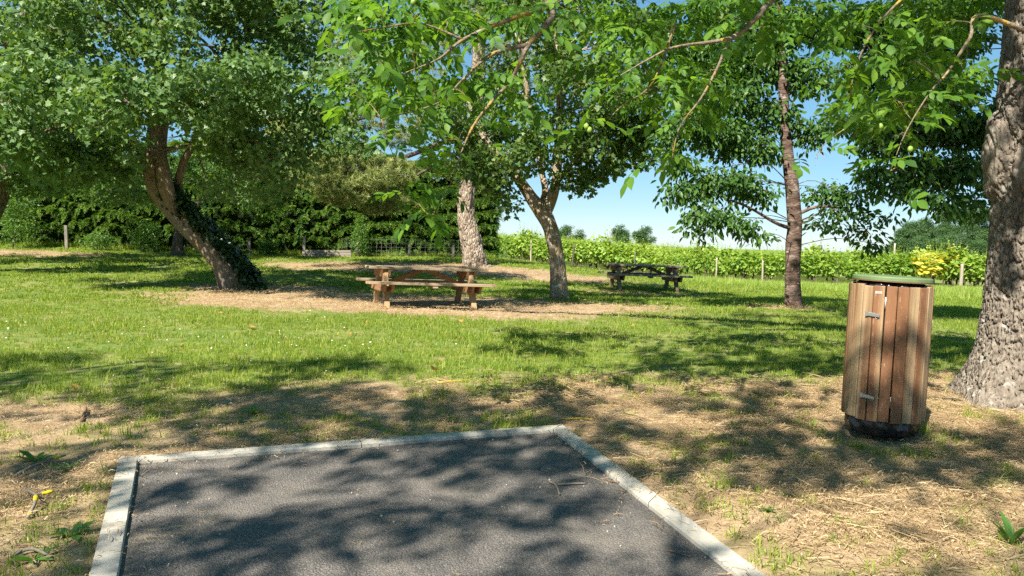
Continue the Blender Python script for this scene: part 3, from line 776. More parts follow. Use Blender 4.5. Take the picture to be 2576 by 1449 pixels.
link('limb', mesh('limb', *tube(rel(path(stem2), mp), [.14, .17, .16, .145, .13, .1, .07, .04], 40, 12, .16, 4, 2), M['maple_bark'], True), mp)
link('limb', mesh('limb', *tube(rel(path(side), mp), [.1, .105, .09, .08, .06, .045, .02], 30, 10, .16, 4, 3), M['maple_bark'], True), mp)
mc = sub_clumps(P(380, 60, 16.7), (4.9, 2.3, 3.8), 62, 33, 91, .98, (.13, .22), flat=.55)
mc += [(P(px, py, dd), (rx, .9, rz), n) for px, py, dd, rx, rz, n in [(60, 330, 16, .9, .6, 130), (180, 400, 16.5, .8, .45, 110), (270, 380, 17, .7, .5, 90), (610, 360, 17, .8, .45, 90), (700, 375, 16.5, .8, .3, 60), (800, 310, 16.5, .9, .45, 70), (560, 310, 16, .7, .5, 90), (860, 200, 16.5, .8, .6, 70), (300, 250, 14.6, 1.0, .7, 140), (500, 230, 14.8, 1.0, .6, 140), (150, 200, 15, 1.1, .7, 150), (640, 200, 15.5, .9, .6, 120), (880, 350, 16.5, .6, .3, 34), (330, 470, 18.6, .5, .35, 50), (640, 40, 17, 1.1, .8, 90), (760, 60, 17.2, 1.1, .8, 90), (720, 150, 17, .9, .6, 70), (560, -20, 17, 1.2, .8, 90), (820, -20, 17.2, 1.0, .8, 80), (60, 20, 16, 1.2, .8, 90), (240, 0, 16, 1.2, .8, 90)]]
mc = [(np.array(c) - M0, r, n) for c, r, n in mc]
st = rel(path(stem[7:]), mp) + rel(path(stem2[4:]), mp) + rel(path(side[3:]), mp)
branches('branches', mp, st, mc, M['maple_bark'], 92, .04, 2)
def clear_stem(p):
    u, v, zc = proj(p + M0)
    return ~((u > 350) & (u < 500) & (v > 285) & (v < 560) & (zc < 18.3))
crown('crown', mp, [(c, r, max(10, int(n * .8))) for c, r, n in mc], mapl, 93, .8, 1.2, .5, clear_stem)
# ivy over the right flank of the leaning trunk
ivs = [twig_cluster('ivy_twig', 'vine', 12, .085, .16, M['ivy_leaf'], 500 + i, .4) for i in range(4)]
iv = tag(empty('ivy', M0), 'dark ivy climbing the right flank of the leaning maple trunk', 'ivy')
C_, S_ = catmull(rel(path(stem), mp), rad, 80)
g = np.random.default_rng(44); ip, ir = [], []
for i in range(2, 34):
    t = i / 34.0
    for _ in range(34):
        a = g.uniform(-1.3, .45); rr = S_[i] * g.uniform(.95, 1.25) + .12 * math.sin(math.pi * min(1, t * 1.4)) * g.uniform(.2, 1.6)
        ip.append(C_[i] + np.array([math.cos(a) * rr + .05, -math.sin(a) * rr * .9, g.normal(0, .08) + .10])); ir.append((g.normal(0, .5), .9 + g.normal(0, .4), -a + g.normal(0, .5)))
o = scatter('foliage', ip, ir, g.uniform(.7, 1.2, len(ip)), g.integers(0, 4, len(ip)), ivs, iv); o['kind'] = 'stuff'

# ---- maple at the left edge of the lawn
lm = empty('dark_trunk_maple', onground(-75, 20.5)); L0 = np.array(lm.location)
tag(lm, 'maple with a dark slanting trunk at the left edge of the lawn', 'tree')
lst = [(-85, 690, 20.5), (-60, 620, 20.5), (-18, 520, 20.4), (18, 430, 20.3), (40, 360, 20.2), (55, 260, 20.2), (60, 120, 20.2), (60, -40, 20.2)]
link('trunk', mesh('trunk', *tube(rel(path(lst), lm), [.42, .3, .26, .23, .2, .17, .13, .08], 40, 14, .15, 3), M['dark_bark'], True), lm)
lc = sub_clumps(P(-60, 60, 21.5), (4.4, 3.6, 4.0), 44, 28, 101, .95, (.14, .24), flat=.6) + [(P(90, 440, 20.5), (.9, .7, .35), 80), (P(20, 300, 19), (1.0, .8, .6), 110), (P(-120, 380, 19), (1.2, .8, .6), 110)]
lc = [(np.array(c) - L0, r, n) for c, r, n in lc]
branches('branches', lm, rel(path(lst[3:]), lm), lc, M['dark_bark'], 102, .04, 2)
crown('crown', lm, lc, mapl, 103, .8, 1.25, .5)

# ---- forked field maple between the two tables
fml = [twig_cluster('field_maple_twig', 'maple', 14, .085, .2, M['field_maple_leaf'], 600 + i, 1.0) for i in range(6)]
fm = empty('forked_maple', onground(1405, 16.2)); F0 = np.array(fm.location)
tag(fm, 'forked maple with lichen spotted trunk between the two picnic tables', 'tree')
d = 16.2
ts = [(1410, 764, d), (1406, 745, d), (1404, 690, d), (1397, 630, d), (1384, 575, d), (1366, 535, d), (1350, 505, d)]
link('trunk', mesh('trunk', *tube(rel(path(ts), fm), [.25, .195, .172, .16, .16, .175, .12], 50, 18, .14, 4, 5), M['field_maple_bark'], True), fm)
fls = [([(1366, 540, d), (1338, 500, d), (1300, 445, d - .1), (1255, 395, d - .2), (1215, 340, d - .2), (1180, 260, d)], [.15, .135, .11, .085, .06, .03]),
       ([(1370, 540, d), (1388, 498, d), (1400, 445, d), (1403, 380, d), (1408, 280, d), (1404, 150, d), (1392, 0, d), (1385, -120, d)], [.13, .125, .10, .085, .075, .06, .045, .025]),
       ([(1362, 520, d + .1), (1372, 480, d + .2), (1362, 430, d + .2), (1350, 350, d + .2), (1330, 250, d + .2), (1310, 120, d + .2), (1300, -40, d + .2)], [.08, .075, .065, .055, .05, .04, .02]),
       ([(1400, 460, d - .1), (1440, 410, d - .2), (1490, 350, d - .2), (1550, 290, d - .3)], [.06, .05, .035, .02])]
st = []
for p, r in fls:
    link('limb', mesh('limb', *tube(rel(path(p), fm), r, 34, 12, .15, 5, 6), M['field_maple_bark'], True), fm); st += rel(path(p[2:]), fm)
fc = sub_clumps(P(1385, 110, 16.5), (2.5, 2.4, 2.9), 56, 19, 111, .95, (.14, .23), zmin=2.9, flat=.6)
fc += [(P(px, py, dd), (rx, .6, rz), n) for px, py, dd, rx, rz, n in [(1240, 440, 16, .5, .3, 46), (1275, 500, 16, .22, .18, 16), (1200, 390, 16, .6, .4, 56), (1460, 440, 16, .5, .25, 44), (1520, 400, 16, .5, .22, 30), (1600, 380, 16, .4, .2, 22), (1560, 330, 16, .6, .35, 50), (1640, 330, 16.2, .4, .3, 34), (1480, 360, 15.5, .6, .35, 46), (1330, 390, 15.4, .5, .35, 40), (1150, 300, 16, .6, .5, 56), (1400, 330, 15.2, .7, .4, 44), (1610, 250, 16, .6, .5, 50)]]
fc = [(np.array(c) - F0, r, n) for c, r, n in fc]
branches('branches', fm, st, fc, M['field_maple_bark'], 112, .03, 3)
crown('crown', fm, fc, fml, 113, .85, 1.35, .4)

# ---- cherries on the right
chl = [twig_cluster('cherry_twig', 'ovate', 10, .125, .2, M['cherry_leaf'], 700 + i, .95, 1.1) for i in range(6)]
def cherry_tree(name, label, base, trunk, rad, tiers, seed, dens=1.0, limbsx=()):
    t = empty(name, base); T0 = np.array(base); tag(t, label, 'tree', 'cherry trees by the vineyard')
    link('trunk', mesh('trunk', *tube(rel(path(trunk), t), rad, 46, 16, .10, 5, seed), M['cherry_bark'], True), t)
    for p, r in limbsx: link('limb', mesh('limb', *tube(rel(path(p), t), r, 20, 8, .12, 6), M['cherry_bark'], True), t)
    cl = [(np.array(P(px, py, dd)) - T0, (sx / F * dd, sx / F * dd * .8, sy * .8 / F * dd), max(8, int(sx * sy / 36 * dens))) for px, py, dd, sx, sy in tiers]
    branches('branches', t, rel(path(trunk[3:]), t), cl, M['cherry_bark'], seed + 1, .011, 4)
    crown('crown', t, cl, chl, seed + 2, .75, 1.2, .3)
    g = np.random.default_rng(seed); mbf = MB()
    V, Fc = tube([(0, 0, -.011), (0, 0, 0), (0, 0, .011)], [.004, .012, .004], 4, 6)
    for c, r, n in cl:
        for _ in range(3): mbf.add(V + c + g.normal(0, .6, 3) * np.array(r) + [0, 0, -.05], Fc)
    f = link('cherries', mbf.mesh('cherries', M['cherry_fruit'], True), t); f['kind'] = 'stuff'
    return t
d = 14.8
cherry_tree('cherry_tree', 'slim cherry with dark banded trunk standing left of the bin before the vineyard', onground(1995, d),
            [(1997, 792, d), (1996, 770, d), (1994, 700, d), (1996, 620, d), (1999, 560, d), (1992, 470, d), (1980, 380, d), (1972, 260, d), (1966, 120, d), (1960, 0, d), (1955, -130, d)],
            [.24, .165, .14, .145, .135, .125, .105, .09, .07, .055, .03],
            [(1740, 480, 14.2, 75, 32), (1830, 450, 14.3, 80, 34), (1700, 410, 14.2, 50, 30), (1900, 480, 14.6, 60, 26), (1790, 535, 14.0, 70, 24), (1870, 565, 14.0, 50, 20), (1910, 590, 13.9, 28, 14), (1760, 575, 13.9, 40, 10),
             (2070, 480, 15, 60, 24), (2120, 525, 14.6, 60, 13), (2160, 578, 14.4, 50, 9), (2195, 612, 14.2, 22, 14), (2085, 560, 14.6, 45, 9), (2220, 545, 14.3, 34, 8), (2150, 490, 14.5, 56, 14),
             (1880, 370, 14.8, 90, 40), (1800, 330, 14.6, 80, 50), (1740, 300, 14.4, 60, 50), (1930, 290, 15, 80, 50), (1840, 240, 14.8, 90, 50), (2030, 330, 15, 40, 50), (1900, 160, 15, 90, 60), (2030, 190, 15, 60, 60), (1800, 130, 15, 90, 60), (1960, 60, 15, 100, 60), (1840, 20, 15, 100, 60), (2080, 60, 15, 90, 60), (1760, 200, 15, 70, 50), (1700, 120, 15, 60, 60), (1680, 350, 14.4, 30, 40), (1960, -80, 15, 140, 60)], 120, 1.0,
            [([(1990, 575, d), (1950, 560, d - .3), (1880, 520, d - .5), (1800, 490, d - .6)], [.04, .032, .024, .01]), ([(2002, 540, d), (2060, 520, d), (2130, 530, d - .2), (2190, 590, d - .4)], [.035, .028, .02, .008])])
d = 12.6
cherry_tree('cherry_tree', 'broad fruiting cherry crown behind the walnut trunk, above the far trees', onground(2640, d),
            [(2640, 850, d), (2640, 800, d), (2636, 700, d), (2630, 560, d), (2615, 430, d), (2590, 280, d), (2560, 120, d), (2540, -60, d)],
            [.26, .18, .15, .14, .12, .10, .07, .04],
            [(2250, 470, 12.4, 60, 22), (2340, 490, 12.3, 60, 18), (2420, 500, 12.3, 50, 16), (2200, 430, 12.4, 44, 26), (2320, 420, 12.5, 80, 44), (2420, 420, 12.5, 70, 50), (2230, 350, 12.6, 70, 50), (2340, 320, 12.7, 80, 50), (2430, 320, 12.6, 60, 50), (2260, 250, 12.8, 80, 50), (2380, 220, 12.8, 80, 60), (2170, 180, 12.8, 60, 50), (2280, 140, 12.9, 90, 60), (2400, 100, 12.9, 80, 60), (2180, 60, 13, 80, 60), (2300, 30, 13, 100, 60), (2440, 0, 13, 80, 60), (2130, 300, 12.7, 30, 30), (2450, 525, 12.2, 30, 9), (2385, 525, 12.2, 26, 8), (2560, 300, 12.4, 90, 90), (2680, 250, 12.4, 120, 120), (2600, 460, 12.3, 100, 50), (2740, 420, 12.3, 90, 70)], 140, 1.0)

# ---- maritime pine behind the table, and its hanging boughs
def needle_tuft(seed, n=46, L=.17):
    g = np.random.default_rng(seed); mb = MB(); up = np.array([1, 0, .2])
    for _ in range(n):
        v = g.standard_normal(3) * .75 + np.array([.75, 0, .1]); v /= np.linalg.norm(v)
        s = np.cross(v, g.standard_normal(3)); s /= np.linalg.norm(s); w_ = .006
        b0 = np.array([g.uniform(-.12, .1), 0, 0]); e = b0 + v * L * g.uniform(.6, 1.1) + np.array([0, 0, -.02])
        mb.add([b0 - s * w_, b0 + s * w_, e], [(0, 1, 2)], g.uniform(0, 1))
    return src(mb.mesh('pine_tuft', M['pine_needle']))
pnt = [needle_tuft(800 + i) for i in range(5)]
pine = empty('pine_tree', onground(1190, 26)); N0 = np.array(pine.location)
tag(pine, 'pine with thick pale plated trunk behind the picnic table, yellowish needles', 'tree')
d = 26
pst = [(1205, 690, d), (1196, 668, d), (1186, 610, d), (1172, 530, d), (1180, 440, d), (1192, 350, d), (1200, 250, d), (1205, 120, d), (1210, -20, d), (1212, -160, d)]
V, Fc = tube(rel(path(pst), pine), [.58, .44, .37, .31, .29, .27, .25, .22, .19, .14], 160, 40, 0)
cc = V.copy(); f1 = fbm(V[:, 0] * 7, V[:, 1] * 7, V[:, 2] * 2.2, 3, 3); rid = np.clip(1 - np.abs(2 * f1 - 1) * 3, 0, 1)
ctr = np.repeat(catmull(rel(path(pst), pine), np.ones(len(pst)), 160)[0], 40, 0)
V = V - (V - ctr) * (rid * .16)[:, None]
link('trunk', mesh('trunk', V, Fc, M['pine_bark'], True), pine)
bz = [([(1180, 330, d), (1060, 380, d - 1), (940, 420, d - 2), (850, 430, d - 2.4), (770, 410, d - 2.6)], [.09, .075, .06, .045, .02]),
      ([(1185, 400, d), (1090, 420, d - .8), (1000, 470, d - 1.2), (940, 510, d - 1.5)], [.07, .05, .035, .015]),
      ([(1195, 220, d), (1050, 270, d - 1), (900, 300, d - 2), (800, 330, d - 2.4)], [.08, .06, .045, .02])]
st = []
for p, r in bz:
    link('limb', mesh('limb', *tube(rel(path(p), pine), r, 26, 9, .1, 4), M['dark_bark'], True), pine); st += rel(path(p), pine)
pc = [(P(px, py, dd) - N0, (sx / F * dd, sx / F * dd, sy / F * dd), n) for px, py, dd, sx, sy, n in [
    (790, 440, 23.4, 70, 36, 170), (860, 480, 23.4, 70, 40, 190), (930, 450, 23.8, 60, 40, 150), (840, 400, 23.6, 70, 34, 150), (760, 400, 23.6, 40, 28, 70), (900, 390, 24, 60, 34, 120), (980, 500, 24.6, 50, 34, 100), (1000, 430, 24.5, 60, 34, 110), (940, 520, 24.3, 34, 20, 50), (720, 330, 24, 50, 40, 80), (830, 310, 24, 70, 40, 110), (930, 290, 24.5, 70, 40, 100),
    (1020, 340, 25, 60, 40, 90), (1080, 260, 25, 90, 60, 140), (900, 180, 25, 90, 70, 140), (1040, 140, 25.5, 110, 80, 180), (1200, 60, 26, 130, 90, 220), (1330, 150, 26.5, 100, 70, 140), (1120, -40, 26, 140, 90, 200), (800, 100, 26, 90, 80, 120), (1260, 280, 26.5, 60, 40, 60)]]
branches('branches', pine, st + rel(path(pst[5:]), pine), pc, M['dark_bark'], 152, .035, 3)
crown('crown', pine, pc, pnt, 153, .9, 1.5, .25)

# ---- scrubby little tree with bare grey twigs, behind the leaning maple
bsl = [twig_cluster('bush_twig', 'small', 20, .075, .2, M['bush_leaf'], 900 + i, .3) for i in range(5)]
sb = empty('scrub_tree', onground(447, 27.5)); S0 = np.array(sb.location)
tag(sb, 'small scrubby tree with bare grey twigs behind the leaning maple', 'tree')
link('trunk', mesh('trunk', *tube(rel([P(447, 650, 27.5), P(448, 600, 27.5), P(470, 540, 27.5), P(520, 500, 27.4), P(580, 470, 27.2)], sb), [.26, .17, .15, .11, .05], 26, 10, .15, 4), M['dark_bark'], True), sb)
sc_ = [(P(px, py, dd) - S0, (sx / F * dd, sx / F * dd, sy / F * dd), n) for px, py, dd, sx, sy, n in [(520, 430, 27, 60, 36, 130), (600, 420, 27, 70, 40, 150), (670, 450, 27, 50, 50, 130), (560, 480, 27, 50, 30, 70), (640, 500, 27, 60, 30, 90), (480, 400, 27, 50, 40, 80), (690, 500, 27.4, 30, 40, 60), (430, 450, 27.5, 50, 40, 80), (330, 440, 28, 60, 50, 110), (260, 480, 28.5, 50, 40, 70)]]
branches('branches', sb, rel([P(470, 540, 27.5), P(520, 500, 27.4), P(580, 470, 27.2)], sb), sc_, M['old_post_wood'], 162, .03, 5)
crown('crown', sb, sc_, bsl, 163, .9, 1.4, .3)

# ---- background trees behind the hedge
bgl = [twig_cluster('background_twig', 'small', 26, .16, .42, M['bush_leaf'], 950 + i, .4) for i in range(5)]
def bg_tree(px, d, h, r, n, k, seed, label, sources=bgl, name='broadleaf_tree', cat='tree', group='trees behind the hedge', mat='dark_bark'):
    b = onground(px, d); t = empty(name, b); tag(t, label, cat, group)
    link('trunk', mesh('trunk', *tube([(0, 0, -.3), (.05, 0, h * .2), (0.1, .1, h * .45), (0, 0, h * .8)], [r * .13, r * .09, r * .07, r * .02], 14, 8, .1, 2), M[mat], True), t)
    cl = sub_clumps((0, 0, h * .58), (r, r, h * .43), n, k, seed, .85, (.24, .38))
    branches('branches', t, [np.array([.1, .1, h * q]) for q in (.3, .45, .6, .75)], cl, M[mat], seed + 1, .05, 1, 4)
    crown('crown', t, cl, sources, seed + 2, .8, 1.3, .45)
    return t
bg_tree(120, 37, 10.5, 4.2, 22, 60, 170, 'tall leafy tree above the far left end of the hedge')
bg_tree(640, 39, 9.5, 3.6, 20, 50, 175, 'leafy tree above the hedge behind the scrubby tree')

# ================================================================== HEDGE, FENCE, PLANTER
hedge = tag(empty('conifer_hedge'), 'long dark green conifer hedge closing the back of the lawn', 'hedge')
hl = [onground(px, dd + .9) for px, dd in [(-420, 27.5), (0, 29.4), (450, 30.4), (900, 31.4), (1120, 32.2), (1225, 32.8)]]
hp, hs = catmull(hl, [3.9, 3.9, 3.9, 3.8, 3.5, 3.0], 90)
hp[:, 2] = zg(hp[:, 0], hp[:, 1])
tn = np.gradient(hp, axis=0)[:, :2]; tn /= np.linalg.norm(tn, axis=1)[:, None]; nm = np.c_[tn[:, 1], -tn[:, 0]]   # towards the camera
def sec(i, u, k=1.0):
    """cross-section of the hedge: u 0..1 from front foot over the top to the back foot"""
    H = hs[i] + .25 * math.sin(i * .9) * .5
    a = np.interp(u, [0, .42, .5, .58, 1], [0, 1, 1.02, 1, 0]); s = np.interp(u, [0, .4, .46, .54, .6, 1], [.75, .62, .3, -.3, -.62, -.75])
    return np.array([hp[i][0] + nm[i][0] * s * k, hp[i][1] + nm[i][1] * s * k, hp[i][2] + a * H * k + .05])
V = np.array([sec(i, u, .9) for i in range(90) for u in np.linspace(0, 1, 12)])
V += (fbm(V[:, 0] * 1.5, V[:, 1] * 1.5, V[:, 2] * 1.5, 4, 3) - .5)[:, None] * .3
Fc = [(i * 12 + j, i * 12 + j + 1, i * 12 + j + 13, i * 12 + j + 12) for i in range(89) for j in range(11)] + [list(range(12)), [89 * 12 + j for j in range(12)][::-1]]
link('dark_core', mesh('dark_core', V, Fc, M['hedge_core'], True), hedge)  # solid core added behind the sprays, near-black for the hedge's shaded depth
def conifer_spray(seed):
    g = np.random.default_rng(seed); mb = MB(); L = .34
    for k in range(17):
        t = k / 16; s = 1 if k % 2 else -1
        b = np.array([L * t * .85, 0, .05 * math.sin(t * 3) - .10 * t * t])
        dd_ = np.array([.9, s * (1.0 - .6 * t), .10 - .3 * t + g.normal(0, .12)])
        put_leaf(mb, 'small', b, dd_, L * (.55 - .3 * t) * g.uniform(.8, 1.2), g.normal(0, .25), np.clip(.15 + .85 * t + g.normal(0, .15), 0, 1), .42)
        put_leaf(mb, 'small', b + np.array([0, 0, .01]), dd_ * np.array([1, .4, 1]) + np.array([0, 0, .25]), L * (.4 - .2 * t), g.normal(0, .4), np.clip(.2 + .8 * t + g.normal(0, .15), 0, 1), .36)
    return src(mb.mesh('conifer_spray', M['conifer_spray']))
sprs = [conifer_spray(1000 + i) for i in range(6)]
g = np.random.default_rng(61)
pp, rr_, ss = [], [], []
for _ in range(21000):
    i = g.integers(0, 90); t = g.uniform(0, 1)
    u = g.uniform(.02, .56) if g.uniform() < .9 else g.uniform(.56, .8)
    p = sec(i, u)
    p = p + np.array([tn[i][0], tn[i][1], 0]) * g.uniform(-.25, .25)
    ledge = math.sin(p[2] * 11 + 2.2 * vnoise(p[0] * .9, p[1] * .9, 0, 5) * 6.28)
    dens = .45 + .55 * ledge
    if u < .42 and g.uniform() > dens + .15: continue
    if p[2] - hp[i][2] < .45 and g.uniform() < .72: continue
    outn = np.array([nm[i][0], nm[i][1]]) * (1 if u < .5 else -1)
    p = p + np.array([outn[0], outn[1], 0]) * (g.normal(0, .05) + .20 * ledge)
    yaw = math.atan2(outn[1], outn[0]) + g.normal(0, .55)
    pp.append(p); rr_.append((g.normal(0, .35), g.normal(.16 if u < .42 else -.5, .25), yaw)); ss.append(g.uniform(.7, 1.25))
for _ in range(420):       # the trimmed end beside the vineyard
    p = sec(89, .25); H = hs[89]
    p = hp[89] + np.array([nm[89][0], nm[89][1], 0]) * g.uniform(-.6, .6) + np.array([tn[89][0], tn[89][1], 0]) * g.uniform(-.05, .15) + np.array([0, 0, g.uniform(.1, H)])
    pp.append(p); rr_.append((g.normal(0, .3), g.normal(-.2, .3), math.atan2(tn[89][1], tn[89][0]) + g.normal(0, .6))); ss.append(g.uniform(.7, 1.2))
o = scatter('foliage', pp, rr_, ss, g.integers(0, 6, len(pp)), sprs, hedge); o['kind'] = 'stuff'

fence = tag(empty('wire_fence'), 'low wire mesh fence on concrete posts along the foot of the hedge', 'fence')
for px, dd, h in [(168, 28.9, .85), (515, 29.9, .35), (627, 30.0, .6), (765, 30.0, .75), (900, 30.6, .6), (1030, 31.1, .5), (1140, 31.4, .5)]:
    b = onground(px, dd + .25)
    link('post', bevel_box('post', .11, .10, h + .3, M['post_concrete'], .01, .006, px), fence, b + np.array([0, 0, h / 2 - .15]), (random.uniform(-.03, .03), random.uniform(-.03, .03), .1))
a, b = onground(860, 30.6), onground(1165, 31.5)
mb = MB()
for k in range(26):
    q = a + (b - a) * k / 25; q[2] = Z(q[0], q[1]); mb.add(boxv(.008, .008, .75, q + [0, 0, .37]), BOXF)
for zq in (.12, .27, .42, .57, .72):
    mb.add(*tube([a + [0, 0, zq], (a + b) / 2 + [0, 0, zq - .02], b + [0, 0, zq]], [.004] * 3, 8, 4))
link('wire_mesh', mb.mesh('wire_mesh', M['wire']), fence)

pl = tag(empty('sleeper_wall', onground(822, 29.9)), 'low grey wall of stacked timber boards at the hedge foot', 'low wall')
pl.rotation_euler = (0, 0, R(5))
for cx_, n in ((-.47, 3), (.47, 3)):
    for k in range(n):
        me = bevel_box('board', .92, .09, .085, M['sleeper_wood'], .006, .006, int(cx_ * 100) + k)
        link('board', me, pl, (cx_ + random.uniform(-.012, .012), random.uniform(-.008, .008), .045 + k * .092), (0, random.uniform(-.01, .01), random.uniform(-.012, .012)))

def shrub(px, d, h, r, n, seed, label):
    t = empty('shrub', onground(px, d)); tag(t, label, 'shrub', 'shrubs at the foot of the hedge')
    cl = [((g.normal(0, r * .4), g.normal(0, r * .3), h * q), (r * .7, r * .6, h * .3), n) for q in (.3, .55, .8)]
    mb = MB()
    for c, r_, _ in cl: mb.add(*tube([(0, 0, -.05), (c[0] * .5, c[1] * .5, c[2] * .5), c], [.02, .014, .005], 6, 5))
    link('stems', mb.mesh('stems', M['dark_bark']), t)
    crown('foliage', t, cl, bsl, seed, .8, 1.3, .3)
shrub(30, 28.3, 1.9, .8, 60, 181, 'tall leafy shrub at the far left foot of the hedge')
shrub(355, 28.8, 1.0, .5, 45, 182, 'small round shrub at the hedge foot, right of a post')
shrub(250, 28.7, .6, .6, 22, 183, 'low scrappy shrub at the hedge foot, left of the round shrub')
shrub(670, 30.0, .6, .5, 26, 184, 'low leafy shrub beside the ivy covered trunk, at the hedge foot')
shrub(900, 30.5, 1.5, .3, 26, 185, 'slim upright sapling at the hedge foot above the table end')

# ================================================================== VINEYARD AND FAR THINGS
def vine_foliage(seed, mat, n=200, shoots=9):
    g = np.random.default_rng(seed); mb = MB()
    for _ in range(n):
        v = g.standard_normal(3); v /= np.linalg.norm(v); q = g.uniform(.45, 1.05)
        p = np.array([0, 0, 1.05]) + v * q * np.array([.56, .36, .42])
        put_leaf(mb, 'vine', p, v + np.array([0, 0, -.5]) + g.normal(0, .4, 3), g.uniform(.10, .16), g.normal(0, .5), g.uniform(0, 1))
    for _ in range(shoots):
        b = np.array([g.uniform(-.5, .5), g.uniform(-.2, .2), 1.3]); L = g.uniform(.12, .62); t = np.array([g.normal(0, .25), g.normal(0, .2), 1.0]) * L
        mb.add(*tube([b, b + t * .5, b + t], [.006, .004, .002], 4, 3, cap=False), .9)
        for k in range(7):
            q = k / 6; put_leaf(mb, 'vine', b + t * q, np.array([g.normal(), g.normal(), .2]), .11 * (1.1 - .7 * q), g.normal(0, .5), .5 + .5 * g.uniform())
    return mb.mesh('foliage', mat)
def vine_trunk(seed):
    g = np.random.default_rng(seed)
    mb = MB(); k = [(0, 0, -.1)] + [(g.normal(0, .03), g.normal(0, .03), q) for q in (.15, .32, .48)] + [(g.normal(0, .03), 0, .62)]
    mb.add(*tube(k, [.05, .036, .032, .04, .055], 14, 7, .25, 10, seed))
    for s in (-1, 1): mb.add(*tube([k[-1], (s * .18, 0, .72), (s * .42, 0, .76)], [.035, .024, .012], 7, 5, .2, 10))
    return mb.mesh('trunk', M['dark_bark'], True)
vf = [vine_foliage(1100 + i, M['vine_leaf'], 190 + 20 * i) for i in range(5)]; vtk = [vine_trunk(1150 + i) for i in range(4)]
r0, r1 = onground(1258, 42), onground(2420, 34)
rd = (r1 - r0)[:2]; RL = np.linalg.norm(rd); rd = rd / RL; rn = np.array([-rd[1], rd[0]])
g = np.random.default_rng(71)
far_p, far_r, far_s = [], [], []
yellow_at = onground(2345, 34.5)
for row in range(64):
    o0 = r0[:2] + rn * row * 1.75 - rd * (2 + row * 1.2)
    t = g.uniform(0, 1); end = RL + 12 + row * 5
    while t < end:
        q = o0 + rd * t; t += 1.02 * g.uniform(.93, 1.07)
        zq = Z(q[0], q[1]); u, v, zc = proj(np.array([q[0], q[1], zq + 1.0]))
        if u < 1215 or u > 2800: continue
        if row == 0 and np.hypot(*(q - yellow_at[:2])) < .8: continue
        if row < 5:
            if g.uniform() < (.12 if row == 0 else .06): continue
            tr = empty('grapevine', (q[0], q[1], zq))
            tr.rotation_euler = (0, 0, math.atan2(rd[1], rd[0]) + g.normal(0, .15)); s = g.uniform(.95, 1.32); tr.scale = (s, s, s * g.uniform(.85, 1.12))
            tag(tr, ['leafy green grapevine in the front row of the vineyard, facing the lawn', 'leafy green grapevine in the second row of the vineyard'][min(row, 1)] if row < 2 else 'green grapevine top showing behind the first two vineyard rows', 'grapevine', ['front row of grapevines', 'second row of grapevines', 'grapevines behind the first rows'][min(row, 2)])
            link('trunk', vtk[g.integers(0, 4)], tr); link('foliage', vf[g.integers(0, 5)], tr)
        else:
            if row > 30 and g.uniform() < .4: continue
            far_p.append((q[0], q[1], zq)); far_r.append((0, 0, math.atan2(rd[1], rd[0]) + g.normal(0, .2))); far_s.append(g.uniform(1.0, 1.25) * (1.3 if row > 30 else 1))
vs_ = [src(m) for m in vf]
o = scatter('vineyard_rows', far_p, far_r, far_s, g.integers(0, 5, len(far_p)), vs_)
tag(o, 'far rows of grapevines merging into one green mass', 'vineyard', None, 'stuff')
yv = tag(empty('grapevine', yellow_at), 'bright yellow grapevine behind the bin, beside a thick post', 'grapevine')
yv.rotation_euler = (0, 0, math.atan2(rd[1], rd[0]) + .1); yv.scale = (2.1, 1.2, 1.15)
link('trunk', vtk[1], yv); link('foliage', vine_foliage(1190, M['yellow_vine_leaf'], 210, 12), yv)
def vpost(px, d, h, r, lean, mat, label):
    b = onground(px, d)
    V, Fc = tube([(0, 0, -.3), (lean * .5, 0, h * .5), (lean, .02, h)], [r * 1.05, r, r * .95], 10, 9, .08, 8, px)
    tag(link('vineyard_post', mesh('vineyard_post', V, Fc, M[mat], True), None, b), label, 'post', 'posts of the vineyard trellis')
vpost(1437, 38.9, 1.45, .05, .14, 'dark_bark', 'dark leaning wooden post at the vineyard edge, right of the forked maple trunk')
vpost(1596, 37.9, 1.4, .028, 0, 'wire', 'thin metal post at the vineyard edge above the shaded table')
vpost(1335, 41.3, 1.5, .04, 0, 'old_post_wood', 'grey wooden post among the vines left of the forked maple')
vpost(2415, 33.4, 1.25, .075, .05, 'old_post_wood', 'thick weathered post right of the yellow vine')
vpost(1917, 36.6, 1.3, .05, 0, 'old_post_wood', 'weathered post in the vines left of the cherry trunk')
vpost(1800, 37.2, 1.35, .035, .03, 'old_post_wood', 'thin grey post in the vines right of the shaded table')
vpost(2105, 35.8, 1.3, .03, 0, 'wire', 'thin metal post in the vines left of the bin')
mb = MB()
for zq in (.75, 1.1):
    pts = [np.array([*(r0[:2] + rd * t), 0]) for t in np.linspace(0, RL + 8, 12)]
    for p in pts: p[2] = Z(p[0], p[1]) + zq
    mb.add(*tube(pts, [.004] * 12, 24, 4))
tag(link('trellis_wire', mb.mesh('trellis_wire', M['wire'])), 'thin wires strung along the front row of vines', 'wire')

